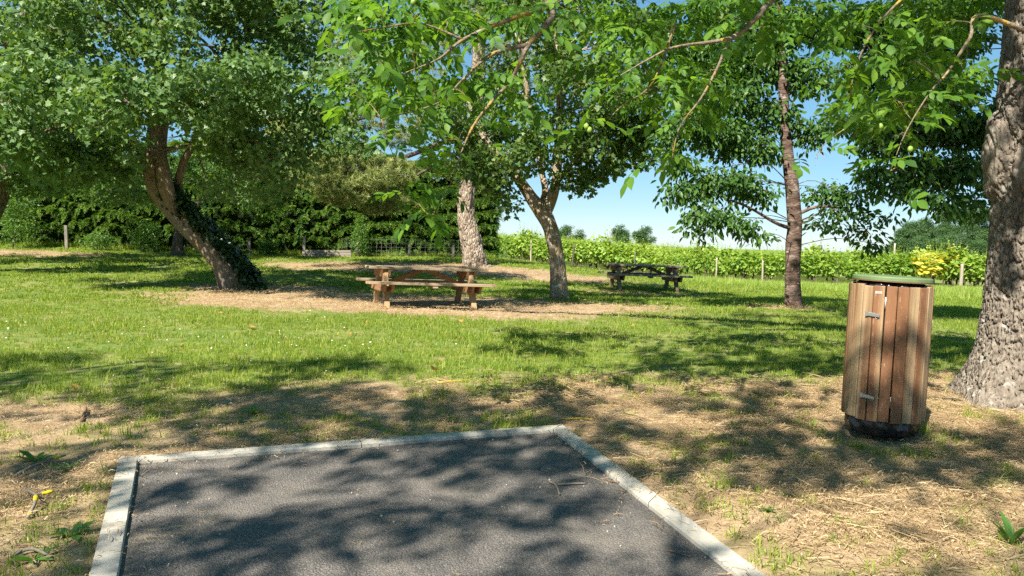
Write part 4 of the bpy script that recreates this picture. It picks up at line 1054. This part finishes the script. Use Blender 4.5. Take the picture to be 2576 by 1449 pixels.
farl = [twig_cluster('far_twig', 'small', 34, .5, 1.1, M['far_leaf'], 1200 + i, .3) for i in range(4)]
def far_tree(px, d, top, wpx, n, seed, label, base=None):
    b = onground(px, d); h = P(px, top, d)[2] - b[2]; r = wpx / F * d / 2
    t = empty('far_tree', b); tag(t, label, 'tree', 'trees on the skyline')
    link('trunk', mesh('trunk', *tube([(0, 0, -.5), (0, 0, h * .3), (.1, 0, h * .7)], [r * .12, r * .09, r * .04], 8, 7), M['dark_bark'], True), t)
    cl = sub_clumps((0, 0, h * .56), (r * .95, r * .95, h * .42), 22, n, seed, .8, (.26, .4))
    crown('crown', t, cl, farl, seed + 1, .5 * d / 220, .9 * d / 220, .4)
far_tree(1414, 215, 566, 66, 16, 210, 'rounded far tree just right of the forked maple trunk')
far_tree(1452, 225, 577, 34, 9, 213, 'smallest of the far skyline trees, beside the rounded one')
far_tree(1559, 200, 567, 52, 16, 216, 'dense upright far tree right beside a utility pole')
far_tree(1618, 205, 567, 54, 14, 219, 'far tree with wispy outline above the shaded table')
for i, (px, d, top, wd, nn_, lb) in enumerate([(2275, 120, 590, 70, 22, 'lower left tree of the far wood beside the walnut trunk'), (2320, 126, 566, 90, 24, 'rounded tree in the far wood, second from its left end'), (2385, 130, 552, 110, 28, 'tallest tree of the far wood left of the walnut trunk'), (2455, 128, 556, 100, 26, 'tree of the far wood next to the walnut trunk'), (2420, 112, 600, 110, 22, 'low front tree of the far wood above the yellow vine'), (2540, 126, 560, 110, 22, 'tree of the far wood half hidden by the walnut trunk'), (2345, 110, 612, 80, 18, 'low bushy tree at the front foot of the far wood')]):
    far_tree(px, d, top - 34, wd * 1.2, int(nn_ * 3), 230 + 4 * i, lb)
def utility_pole(px, d, top, label, arm=True):
    b = onground(px, d); h = P(px, top, d)[2] - b[2]
    t = tag(empty('utility_pole', b), label, 'pole', 'utility poles in the fields')
    link('pole', mesh('pole', *tube([(0, 0, -.5), (0, 0, h * .5), (.03, 0, h)], [.16, .13, .10], 8, 8), M['pole_grey'], True), t)
    if arm:
        link('crossarm', bevel_box('crossarm', 1.5, .12, .12, M['pole_grey'], .01), t, (0, 0, h * .72))
        link('bracket', mesh('bracket', *tube([(0, 0, h * .93), (.5, 0, h * 1.02), (.9, 0, h * 1.06)], [.05, .05, .05], 6, 6), M['pole_grey'], True), t)
utility_pole(1533, 185, 575, 'grey utility pole with crossarm left of a dense far tree')
utility_pole(2246, 86, 612, 'plain grey pole at the left foot of the far wood', False)
utility_pole(2062, 150, 598, 'thin far pole right of the slim cherry trunk', False)

# ================================================================== PICNIC TABLES
def chamfer_beam(L, t, h, cut, mat):
    """cross beam along Y with both lower ends cut back"""
    y, x = L / 2, t / 2
    prof = [(-y, h), (y, h), (y, h * .35), (y - cut, 0), (-y + cut, 0), (-y, h * .35)] if cut else [(-y, h), (y, h), (y, 0), (-y, 0)]
    n = len(prof)
    V = [(-x, a, b) for a, b in prof] + [(x, a, b) for a, b in prof]
    Fc = [list(range(n)), list(range(2 * n - 1, n - 1, -1))] + [(i, i + n, (i + 1) % n + n, (i + 1) % n) for i in range(n)]
    return mesh('beam', V, Fc, mat)
def beam_tapered(L, t, h, cut, mat):
    y, x = L / 2, t / 2
    prof = [(-y, h), (y, h), (y - cut, 0), (-y + cut, 0)]
    V = [(-x, a, b) for a, b in prof] + [(x, a, b) for a, b in prof]
    return mesh('beam', V, [(0, 1, 2, 3), (7, 6, 5, 4), (0, 4, 5, 1), (1, 5, 6, 2), (2, 6, 7, 3), (3, 7, 4, 0)], mat)
def picnic_table(px, d, yaw, tilt, label, mx, mz, my, seed):
    rr = random.Random(seed)
    b = onground(px, d)
    t = tag(empty('picnic_table', b, (tilt[0], tilt[1], yaw)), label, 'picnic table', 'wooden picnic tables on the lawn')
    def plank(name, L, wd, th, pos, mat, rot=(0, 0, 0)):
        return link(name, bevel_box(name, L, wd, th, mat, .005, .002, rr.randint(0, 9999)), t, pos, rot)
    for k in range(5):
        plank('tabletop_plank', 2.18 + rr.uniform(-.012, .012), .143, .045, (rr.uniform(-.006, .006), -.306 + k * .153, .7125 + rr.uniform(-.002, .002)), mx)
    for s in (-1, 1):
        for k in range(2):
            plank('seat_plank', 2.36 + rr.uniform(-.012, .012), .138, .045, (rr.uniform(-.006, .006), s * (.565 + k * .147), .4525 + rr.uniform(-.002, .002)), mx)
        for x in (-.81, .81):
            A, B = np.array([x, s * .60, -.06]), np.array([x, s * .235, .685]); dv = B - A; L = np.linalg.norm(dv)
            o = plank('leg', .095, .125, L, (A + B) / 2, mz, (math.atan2(s * .365, .745), 0, 0))
        plank('seat_batten', .10, .26, .045, (.02, s * .64, .4065), mx)
    for x in (-.81, .81):
        for e in (-1, 1):
            link('seat_beam', beam_tapered(1.50, .045, .135, .07, my), t, (x + e * .071, 0, .292))
            link('top_beam', beam_tapered(.74, .045, .135, .05, my), t, (x + e * .071, 0, .553))
        sx = 1 if x > 0 else -1
        A, B = np.array([sx * .13, 0, .655]), np.array([sx * .80, 0, .385]); dv = B - A
        plank('brace', np.linalg.norm(dv) + .06, .06, .085, (A + B) / 2, my if my else mx, (0, math.atan2(-dv[2] * 1, abs(dv[0])) * sx, 0))
    plank('top_batten', .30, .66, .04, (0, 0, .669), my)
    return t
tb1 = onground(1066, 14.55)
picnic_table(1066, 14.55, R(20), (R(-.3), R(1.6), 0), 'sunlit brown wooden picnic table on bare straw between leaning and forked maples', M['table_wood'], M['table_wood_upright'], M['table_wood_cross'], 1)
wood_mat('shaded_cross', (.10, .07, .045), (.16, .11, .07), (.22, .165, .11), 'Y', .8); wood_mat('shaded_upright', (.14, .105, .07), (.22, .165, .11), (.30, .24, .17), 'Z', .8)  # far table's beams and legs, shade put into their colour too
picnic_table(1618, 22.0, R(5), (0, R(1.2), 0), 'dark shaded picnic table right of the forked maple, before the vineyard', M['shaded_table_wood'], M['shaded_upright'], M['shaded_cross'], 2)

# ================================================================== LITTER BIN
bn_p = onground(2216, 5.22) + np.array([0, 0, .035])
bn = tag(empty('litter_bin', bn_p, (R(.4), R(.9), 0)), 'round wooden slatted litter bin with green lid and black bag, at the tarmac corner', 'litter bin'); bn.scale = (.915, .915, .985)
NS, RB = 22, .272
a0 = R(-90 - 8)
for k in range(NS):
    a = a0 + k * 2 * math.pi / NS
    rr = random.Random(50 + k)
    hh = .905 + rr.uniform(-.004, .004)
    wd = [.073, .069, .075, .071][k % 4]
    me = bevel_box('slat', wd, .019, hh, M['bin_slat'], .003, .0012, k)
    zc = .105 + .9 / 2 + rr.uniform(-.004, .006)
    o = link('slat', me, bn, (RB * math.cos(a), RB * math.sin(a), zc), (rr.uniform(-.004, .004), rr.uniform(-.006, .006), a + math.pi / 2))
for zq in (.20, .86):
    n = 44; V = []; Fc = []
    for i in range(n):
        a = i * 2 * math.pi / n
        for r_, z_ in ((.256, zq), (.256, zq + .075), (.250, zq + .075), (.250, zq)): V.append((r_ * math.cos(a), r_ * math.sin(a), z_))
    for i in range(n):
        j = (i + 1) % n
        for q in range(4): Fc.append((i * 4 + q, j * 4 + q, j * 4 + (q + 1) % 4, i * 4 + (q + 1) % 4))
    link('hoop', mesh('hoop', V, Fc, M['strap_metal'], True), bn)
def bag():
    n, m = 120, 46; V = []
    zs = np.r_[np.linspace(-.01, .16, 16), np.linspace(.2, .92, 8), np.linspace(.94, 1.045, 22)]
    th = np.linspace(0, 2 * np.pi, n, endpoint=False)
    for z_ in zs:
        base = .262 if z_ < .12 else .235
        base = np.interp(z_, [-.01, .0, .05, .12, .2, .9, .96, 1.01, 1.045], [.20, .247, .258, .25, .236, .236, .245, .242, .20])
        fold = fbm(np.cos(th) * 4, np.sin(th) * 4, z_ * 7, 13, 2) - .5; fold2 = np.abs(fbm(np.cos(th) * 7 + z_ * 9, np.sin(th) * 7, z_ * 6, 19, 2) - .5)
        amp = 1.0 if (z_ < .18 or z_ > .93) else .3
        r_ = base + amp * (.075 * fold - .07 * fold2)
        if z_ > .93: r_ = np.minimum(r_, .252)
        V.append(np.c_[r_ * np.cos(th), r_ * np.sin(th), np.full(n, z_) + amp * .015 * fold])
    V = np.concatenate(V); m = len(zs)
    return mesh('bag', V, [(i * n + j, i * n + (j + 1) % n, (i + 1) * n + (j + 1) % n, (i + 1) * n + j) for i in range(m - 1) for j in range(n)] + [[(m - 1) * n + j for j in range(n)]], M['black_bag'], True)
link('bag', bag(), bn)
def lathe(name, prof, mat, n=64):
    V, Fc = [], []
    for r_, z_ in prof:
        V += [(r_ * math.cos(2 * math.pi * j / n), r_ * math.sin(2 * math.pi * j / n), z_) for j in range(n)]
    for i in range(len(prof) - 1):
        Fc += [(i * n + j, i * n + (j + 1) % n, (i + 1) * n + (j + 1) % n, (i + 1) * n + j) for j in range(n)]
    Fc += [list(range(n))[::-1], [(len(prof) - 1) * n + j for j in range(n)]]
    return mesh(name, V, Fc, mat, False)
lid = link('lid', lathe('lid', [(.268, .0), (.270, .003), (.270, .022), (.265, .028), (.256, .031), (.20, .035), (.08, .038), (.02, .039)], M['bin_lid_green']), bn, (.005, 0, 1.036), (R(-.5), R(1.3), 0))
link('lid_rim', lathe('lid_rim', [(.250, -.006), (.268, -.005), (.269, .002), (.262, .003)], M['lid_rim_rust']), lid)
# two latches, the maker's plate, a wooden block on the far side
def latch(z_, k):
    a = a0 + (-2.5 + 0.0) * 2 * math.pi / NS
    o = link('latch', bevel_box('latch', .055, .012, .026, M['steel'], .003), bn, ((RB + .016) * math.cos(a), (RB + .016) * math.sin(a), z_), (0, R(4), a + math.pi / 2))
    link('base_plate', bevel_box('base_plate', .018, .008, .034, M['steel'], .002), o, (-.036, -.001, 0))
    link('keeper', bevel_box('keeper', .03, .008, .022, M['steel'], .002), o, (.042, -.001, 0))
    th = np.linspace(0, 2 * np.pi, 13)
    pts = [(.038 + .013 * math.cos(t), .006, -.014 + .008 * math.sin(t)) for t in th]
    link('ring', mesh('ring', *tube(pts, [.0016] * 13, 26, 5, cap=False), M['steel'], True), o)
latch(.815, 0); latch(.265, 1)
a = a0 - 2.05 * 2 * math.pi / NS
pt = link('maker_plate', bevel_box('maker_plate', .046, .003, .018, M['plate_silver'], .001), bn, ((RB + .0115) * math.cos(a), (RB + .0115) * math.sin(a), .963), (0, 0, a + math.pi / 2))
for zq in (.0035, -.0035): link('print_line', bevel_box('print_line', .032, .001, .0022, M['plate_print'], .0003), pt, (0, -.0016 if False else .0016, zq))
for zq in (.0035, -.0035): link('print_line', bevel_box('print_line', .032, .001, .0022, M['plate_print'], .0003), pt, (0, -.0018, zq))
link('hinge_block', bevel_box('hinge_block', .06, .04, .10, M['bin_slat'], .004), bn, (.285, .06, .80), (0, 0, .3))

# ================================================================== GROUND COVER
def blade_tuft(name, n, h, rad, wid, mat, seed, lean=.5, dry=.1):
    g = np.random.default_rng(seed); mb = MB()
    for _ in range(n):
        a, q = g.uniform(0, 6.283), rad * math.sqrt(g.uniform())
        b = np.array([q * math.cos(a), q * math.sin(a), -.005]); L = h * g.uniform(.55, 1.25); t = g.uniform(0, 6.283); ln = abs(g.normal(0, lean))
        dv = np.array([math.cos(t) * ln, math.sin(t) * ln, 1.0]); dv /= np.linalg.norm(dv)
        s = np.array([-math.sin(t + g.normal(0, .8)), math.cos(t + g.normal(0, .8)), 0]) * wid / 2
        m = b + dv * L * .55; e = b + dv * L + np.array([math.cos(t), math.sin(t), -.4]) * L * .25 * ln
        lt = 1.0 if g.uniform() < dry else g.uniform(0, .8)
        mb.add([b - s, b + s, m + s * .8, m - s * .8, e], [(0, 1, 2, 3), (3, 2, 4)], lt)
    return src(mb.mesh(name, mat))
def ground_z(x, y):
    z = zg(x, y)
    nr = sstep(40, 12, np.hypot(x, y))
    z = z + nr * ((fbm(x * 2.2, y * 2.2, 0, 5, 4) - .5) * .05 + (fbm(x * 12, y * 12, 0, 6, 3) - .5) * .018 * dirt(x, y))
    b_ = bay_d(x, y); k = sstep(-.5, -.02, b_)
    return z * (1 - k) + k * (-.004 + (fbm(x * 9, y * 9, 0, 8, 3) - .5) * .03)
def field(y0, y1, dens, dens_fn, seed, wide=.78, pad=2.0):
    g = np.random.default_rng(seed)
    hw = wide * y1 + pad; n = int(dens * (y1 - y0) * 2 * hw)
    x, y = g.uniform(-hw, hw, n), g.uniform(y0, y1, n)
    k = np.abs(x) < wide * y + pad; x, y = x[k], y[k]
    k = (bay_d(x, y) < -.015) & (np.hypot(x - 2.44, y - 5.22) > .34) & (g.uniform(0, 1, len(x)) < dens_fn(x, y)); x, y = x[k], y[k]
    return x, y
def on_pts(x, y, up=0.0): return np.c_[x, y, ground_z(x, y) + up]
def rots(n, g, t=.1): return np.c_[g.normal(0, t, n), g.normal(0, t, n), g.uniform(0, 6.283, n)]
lawn = tag(empty('lawn_grass'), 'short mown lawn grass across the park', 'grass', None, 'stuff')
lawn_d = lambda x, y: np.clip(1.02 - dirt(x, y) * 1.03, 0, 1) * (.30 + .70 * sstep(.32, .6, fbm(x * 1.1, y * 1.1, 0, 50, 4)))
for (y0, y1, dens, h, rd_, wd, nb, sd) in [(2.2, 9, 330, .055, .035, .0045, 10, 1), (9, 14, 210, .055, .045, .006, 12, 2), (14, 22, 95, .06, .07, .010, 15, 3), (22, 34, 42, .07, .12, .016, 18, 4)]:
    ts_ = [blade_tuft('grass_tuft', nb, h, rd_, wd, M['grass_blade'], 1300 + sd * 10 + i, .6, .10 + .05 * i) for i in range(5)]
    x, y = field(y0, y1, dens, lawn_d, 1400 + sd); g = np.random.default_rng(1450 + sd)
    o = scatter('grass_patch', on_pts(x, y), rots(len(x), g), g.uniform(.65, 1.25, len(x)) * (.75 + .6 * fbm(x * .8, y * .8, 0, 77, 3)), g.integers(0, 5, len(x)), ts_, lawn); o['kind'] = 'stuff'
# sparse green tufts in the straw
ts_ = [blade_tuft('grass_tuft', 16, .06, .05, .005, M['grass_blade'], 1500 + i, .8, .1) for i in range(5)]
x, y = field(2.3, 7.8, 90, lambda x, y: dirt(x, y) * (.05 + .95 * sstep(.54, .68, fbm(x * 1.9, y * 1.9, 0, 57, 4))), 1510)
g = np.random.default_rng(1511)
o = scatter('straw_zone_grass', on_pts(x, y), rots(len(x), g, .2), g.uniform(.5, 1.2, len(x)), g.integers(0, 5, len(x)), ts_); tag(o, 'thin green grass tufts growing through the straw', 'grass', None, 'stuff')
# straw
def straw_patch(seed, n, rad, l0, l1, wid, bias):
    g = np.random.default_rng(seed); mb = MB()
    for _ in range(n):
        c = np.array([g.normal(0, rad), g.normal(0, rad), g.uniform(.002, .022)]); L = g.uniform(l0, l1) * g.uniform(.5, 1)
        t = g.normal(0, bias); dv = np.array([math.cos(t), math.sin(t), g.normal(0, .07)]); k = np.array([-math.sin(t), math.cos(t), 0])
        cv = g.normal(0, .12) * L
        w_ = wid * g.uniform(.6, 1.4) / 2; up_ = np.array([0, 0, w_ * g.uniform(-.8, .8)])
        a, m, b = c - dv * L / 2, c + k * cv + np.array([0, 0, .006]), c + dv * L / 2
        mb.add([a - k * w_ - up_, a + k * w_ + up_, m + k * w_ + up_, m - k * w_ - up_, b + k * w_ * .3, b - k * w_ * .3], [(0, 1, 2, 3), (3, 2, 4, 5)], g.uniform(0, 1))
    return src(mb.mesh('straw', M['straw']))
st_long = [straw_patch(1600 + i, 20, .14, .08, .32, .0032, .8) for i in range(6)]; st_short = [straw_patch(1620 + i, 64, .13, .015, .06, .003, 2) for i in range(6)]
strw = tag(empty('straw'), 'dry cut straw strewn over the bare soil', 'straw', None, 'stuff')
right = lambda x, y: sstep(-2.0, 1.0, x)
x, y = field(2.2, 8.0, 55, lambda x, y: dirt(x, y) * (.10 + .9 * right(x, y)) * (.35 + .65 * sstep(.35, .55, fbm(x * 1.5, y * 1.5, 0, 90, 3))), 1630); g = np.random.default_rng(1631)
o = scatter('long_straw', on_pts(x, y), np.c_[g.normal(0, .05, len(x)), g.normal(0, .05, len(x)), g.normal(-.25, .5, len(x))], g.uniform(.7, 1.2, len(x)), g.integers(0, 6, len(x)), st_long, strw); o['kind'] = 'stuff'
x, y = field(2.2, 8.3, 75, lambda x, y: dirt(x, y) * (.25 + .75 * sstep(.38, .6, fbm(x * 1.3, y * 1.3, 0, 95, 4))), 1640); g = np.random.default_rng(1641)
o = scatter('short_straw', on_pts(x, y), rots(len(x), g, .05), g.uniform(.7, 1.3, len(x)), g.integers(0, 6, len(x)), st_short, strw); o['kind'] = 'stuff'
x, y = field(11, 28, 8, lambda x, y: dirt(x, y), 1650); g = np.random.default_rng(1651)
o = scatter('worn_patch_straw', on_pts(x, y), rots(len(x), g, .05), g.uniform(1.2, 2.2, len(x)), g.integers(0, 6, len(x)), st_short, strw); o['kind'] = 'stuff'
# straw bits and grit on the tarmac
g = np.random.default_rng(1660); n = 420
x, y = g.uniform(-3, 2, n), g.uniform(2.0, 5.4, n); b_ = bay_d(x, y); k = (b_ > .11) & (g.uniform(0, 1, n) < .12 + np.exp(-(b_ - .1) / .12)); x, y = x[k], y[k]
bit = [straw_patch(1670 + i, 5, .04, .015, .07, .003, 3) for i in range(4)]
o = scatter('straw_bits', np.c_[x, y, np.full(len(x), -.010)], rots(len(x), g, .03), g.uniform(.6, 1.1, len(x)), g.integers(0, 4, len(x)), bit, strw); o['kind'] = 'stuff'
pb = src(mesh('grit', *tube([(0, 0, -.003), (0, 0, .001), (0, 0, .004)], [.002, .004, .0015], 3, 6), M['pebble']))
n = 160; x, y = g.uniform(-3, 2, n), g.uniform(2.0, 5.4, n); k = bay_d(x, y) > .12; x, y = x[k], y[k]
o = scatter('grit', np.c_[x, y, np.full(len(x), -.008)], rots(len(x), g, 1), g.uniform(.5, 1.6, len(x)), np.zeros(len(x)), [pb]); tag(o, 'pale grit scattered over the tarmac', 'grit', None, 'stuff')
# tall grass along the vineyard
tgs = [blade_tuft('tall_tuft', 26, .30, .16, .014, M['tall_grass'], 1700 + i, .28, .2) for i in range(5)]
g = np.random.default_rng(1710); n = 15000
t = g.uniform(-3, RL + 14, n); s = -np.abs(g.normal(0, 1.5, n)) + g.uniform(0, 8, n) * (g.uniform(0, 1, n) < .45)
s = np.where(t > RL * .5, s - np.abs(g.normal(0, 3.6, n)) * (g.uniform(0, 1, n) < .7), s)
x, y = r0[0] + rd[0] * t + rn[0] * s, r0[1] + rd[1] * t + rn[1] * s
o = scatter('tall_grass', np.c_[x, y, zg(x, y)], rots(n, g, .12), g.uniform(.5, 1.15, n), g.integers(0, 5, n), tgs); tag(o, 'tall pale green grass along the foot of the vines', 'grass', None, 'stuff')
# rough weeds along the hedge foot
wts = [blade_tuft('rough_tuft', 16, .22, .12, .02, M['grass_blade'], 1750 + i, .6, .1) for i in range(4)]
i_ = g.integers(0, 90, 1500); x = hp[i_, 0] + nm[i_, 0] * g.uniform(.7, 1.5, 1500); y = hp[i_, 1] + nm[i_, 1] * g.uniform(.7, 1.5, 1500)
o = scatter('rough_grass', np.c_[x, y, zg(x, y)], rots(1500, g, .15), g.uniform(.4, 1.2, 1500), g.integers(0, 4, 1500), wts); tag(o, 'rough grass and weeds along the hedge foot', 'grass', None, 'stuff')
# daisies
mb = MB()
for k in range(9):
    a = k * .698; put_leaf(mb, 'small', np.array([0, 0, .05]), (math.cos(a), math.sin(a), .25), .012, 0, .5, 1.2)
ds = src(mb.mesh('daisy', M['daisy_white']))
n = 150; px = np.clip(g.normal(600, 330, n), 20, 1500); py = np.clip(g.normal(860, 45, n), 790, 985)
q = np.array([G(a, b) for a, b in zip(px, py)])
o = scatter('daisies', on_pts(q[:, 0], q[:, 1]), rots(n, g, .3), g.uniform(.5, 1.0, n), np.zeros(n), [ds]); tag(o, 'tiny white daisies dotted over the sunny lawn', 'daisies', None, 'stuff')

# ---- small things lying about
def dead_leaf(seed):
    g = np.random.default_rng(seed); mb = MB(); V, Fc = leaf_shape('maple' if seed % 2 else 'vine')
    V = V * np.array([1, .8, 1]); V[:, 2] = .22 * (V[:, 1] ** 2) * 3 + .15 * (V[:, 0] - .4) ** 2 + g.normal(0, .02, len(V)); mb.add(V, Fc, list(g.uniform(.2, 1, len(Fc))))
    return mb.mesh('fallen_leaf', M['dead_leaf'])
dls = [dead_leaf(i) for i in range(5)]
g = np.random.default_rng(1800)
for (px, py) in [(560, 795), (262, 758), (410, 770), (405, 797), (735, 772), (640, 830), (720, 865), (500, 775), (690, 795), (860, 780), (920, 815), (1010, 835), (1165, 812), (1165, 828), (1300, 830), (1440, 800), (1460, 838), (460, 872), (190, 975), (1096, 942), (1590, 822), (880, 845)]:
    q = G(px, py); z = float(ground_z(np.array([q[0]]), np.array([q[1]]))[0])
    o = link('fallen_leaf', dls[g.integers(0, 5)], None, (q[0], q[1], z + .03), (g.normal(0, .4), g.normal(0, .4), g.uniform(0, 6.28)))
    s = g.uniform(.06, .12); o.scale = (s, s, s)
    tag(o, 'curled brown fallen leaf lying on the lawn', 'fallen leaf', 'fallen leaves on the lawn')
def twig(px_pts, label, mat, r, lichen=None, forks=(), z0=.012):
    pts = []
    for (px, py, up) in px_pts:
        q = G(px, py); inb = bay_d(q[0], q[1]) > .1
        z = -.012 if inb else float(ground_z(np.array([q[0]]), np.array([q[1]]))[0])
        pts.append(np.array([q[0], q[1], z + z0 + up]))
    t = tag(empty('fallen_twig', pts[0]), label, 'twig', 'twigs lying on the ground')
    def seg(P_, rr0, nm_): link(nm_, mesh(nm_, *tube(rel(P_, t), list(np.linspace(rr0, rr0 * .6, len(P_))), len(P_) * 5, 7, .25, 40), M[mat], True), t)
    seg(pts, r, 'stem')
    for f in forks:
        fp = []
        for (px, py, up) in f:
            q = G(px, py); fp.append(np.array([q[0], q[1], float(ground_z(np.array([q[0]]), np.array([q[1]]))[0]) + z0 + up]))
        seg(fp, r * .8, 'fork')
    if lichen is not None:
        for (k, rad_) in lichen:
            i = min(int(k), len(pts) - 2); c = pts[i] + (pts[i + 1] - pts[i]) * (k - i); dv = (pts[i + 1] - pts[i]); dv = dv / np.linalg.norm(dv)
            link('lichen', mesh('lichen', *tube(rel([c - dv * .022, c, c + dv * .022], t), [rad_ * .8, rad_ * 1.2, rad_ * .8], 8, 8, .35, 60), M['lichen_yellow'], True), t)
twig([(70, 1312, .0), (88, 1285, .02), (92, 1272, .045), (132, 1267, .05)], 'forked grey twig crusted with bright yellow lichen at the left edge', 'twig_grey', .009, [(1.6, .010), (2.7, .009), (.2, .009)], [[(92, 1272, .045), (70, 1262, .05), (66, 1252, .055)]])
twig([(35, 1205, 0), (70, 1190, .015), (120, 1170, .012), (165, 1158, .02)], 'crooked brown twig half hidden in weeds left of the kerb', 'twig_grey', .010, [(2.5, .009)])
twig([(30, 1400, 0), (80, 1393, .01), (130, 1410, .005)], 'grey twig lying by the lower left kerb end', 'twig_grey', .009)
twig([(40, 1378, .0), (100, 1382, .012), (110, 1386, .01)], 'thin purplish twig just above the grey twig at lower left', 'twig_brown', .004)
twig([(1382, 1210, 0), (1398, 1220, .004), (1408, 1242, .0)], 'short bent grey twig lying on the tarmac', 'twig_grey', .008, None, (), .009)
twig([(1403, 1217, .0), (1440, 1216, .003), (1474, 1214, 0)], 'straight grey twig on the tarmac touching the bent one', 'twig_grey', .007, None, (), .008)
twig([(1680, 1380, 0), (1700, 1387, .003), (1736, 1396, 0)], 'thin red brown twig on the tarmac by the kerb', 'twig_brown', .0045, None, (), .005)
twig([(1525, 1203, 0), (1540, 1210, .004), (1560, 1215, 0)], 'tiny dark twig on the tarmac near the right kerb', 'twig_brown', .004, None, (), .005)
twig([(1508, 962, 0), (1535, 958, .01), (1556, 955, 0)], 'dark twig at the edge of the lawn right of centre', 'twig_brown', .011)
twig([(1220, 962, 0), (1250, 958, .01)], 'short dark twig at the lawn edge near centre', 'twig_brown', .010)
twig([(205, 1062, 0), (213, 1045, .01), (216, 1030, .01)], 'stubby brown twig lying in straw at left', 'twig_brown', .014)
twig([(1100, 965, 0), (1150, 962, .01), (1185, 958, 0)], 'yellowish lichen covered twig at the lawn edge left of centre', 'lichen_yellow', .006)
twig([(1420, 1057, 0), (1460, 1056, .006), (1492, 1058, 0)], 'yellow lichen covered twig just behind the kerb corner', 'lichen_yellow', .006)

def weed(px, py, n, L, label, seed, wid=.9, up=.5, shape='ovate'):
    g = np.random.default_rng(seed); q = G(px, py)
    t = tag(empty('weed', (q[0], q[1], float(ground_z(np.array([q[0]]), np.array([q[1]]))[0]))), label, 'weed', 'weeds in the straw')
    for k in range(n):
        a = k * 6.283 / n + g.normal(0, .25); mb = MB()
        put_leaf(mb, shape, np.array([0, 0, 0.]), (math.cos(a), math.sin(a), up * g.uniform(.5, 1.4)), L * .74 * g.uniform(.7, 1.15), g.normal(0, .3), g.uniform(.2, 1), wid)
        link('leaf', mb.mesh('leaf', M['weed_leaf'], True), t)
weed(185, 1345, 7, .17, 'broad leaved rosette weed beside the left kerb', 1, .8, .45)
weed(640, 1045, 9, .13, 'leafy green weed clump in the bare soil behind the tarmac', 2, 1.0, .8)
weed(1145, 1080, 6, .08, 'small weed sprouting just behind the back kerb', 3)
weed(90, 1165, 8, .16, 'large sprawling weed clump at the left edge above the twigs', 4, .7, .5)
weed(170, 1178, 7, .14, 'sprawling weed beside the larger clump at left', 5, .7, .5)
weed(2545, 1365, 8, .20, 'upright broad leaved weed at the lower right corner', 6, .6, 1.6)
weed(2150, 1175, 5, .07, 'low weed in straw in front of the bin', 7)
weed(1540, 890, 9, .15, 'green plant with spreading leaves in the lawn right of centre', 8, .6, .3)
weed(85, 1408, 6, .13, 'dark rosette weed near the grey twig at lower left', 9, .7, .35)
weed(1845, 1080, 4, .10, 'small upright leaf weed in straw midway to the bin', 10, .8, 1.0)
weed(2480, 1160, 5, .10, 'weed at the right edge beside the walnut roots', 11)
weed(1930, 1290, 6, .08, 'small weed in straw at lower right of the kerb', 12)
weed(330, 955, 8, .12, 'pale dandelion leaves at the lawn edge on the left', 13, .6, .6)
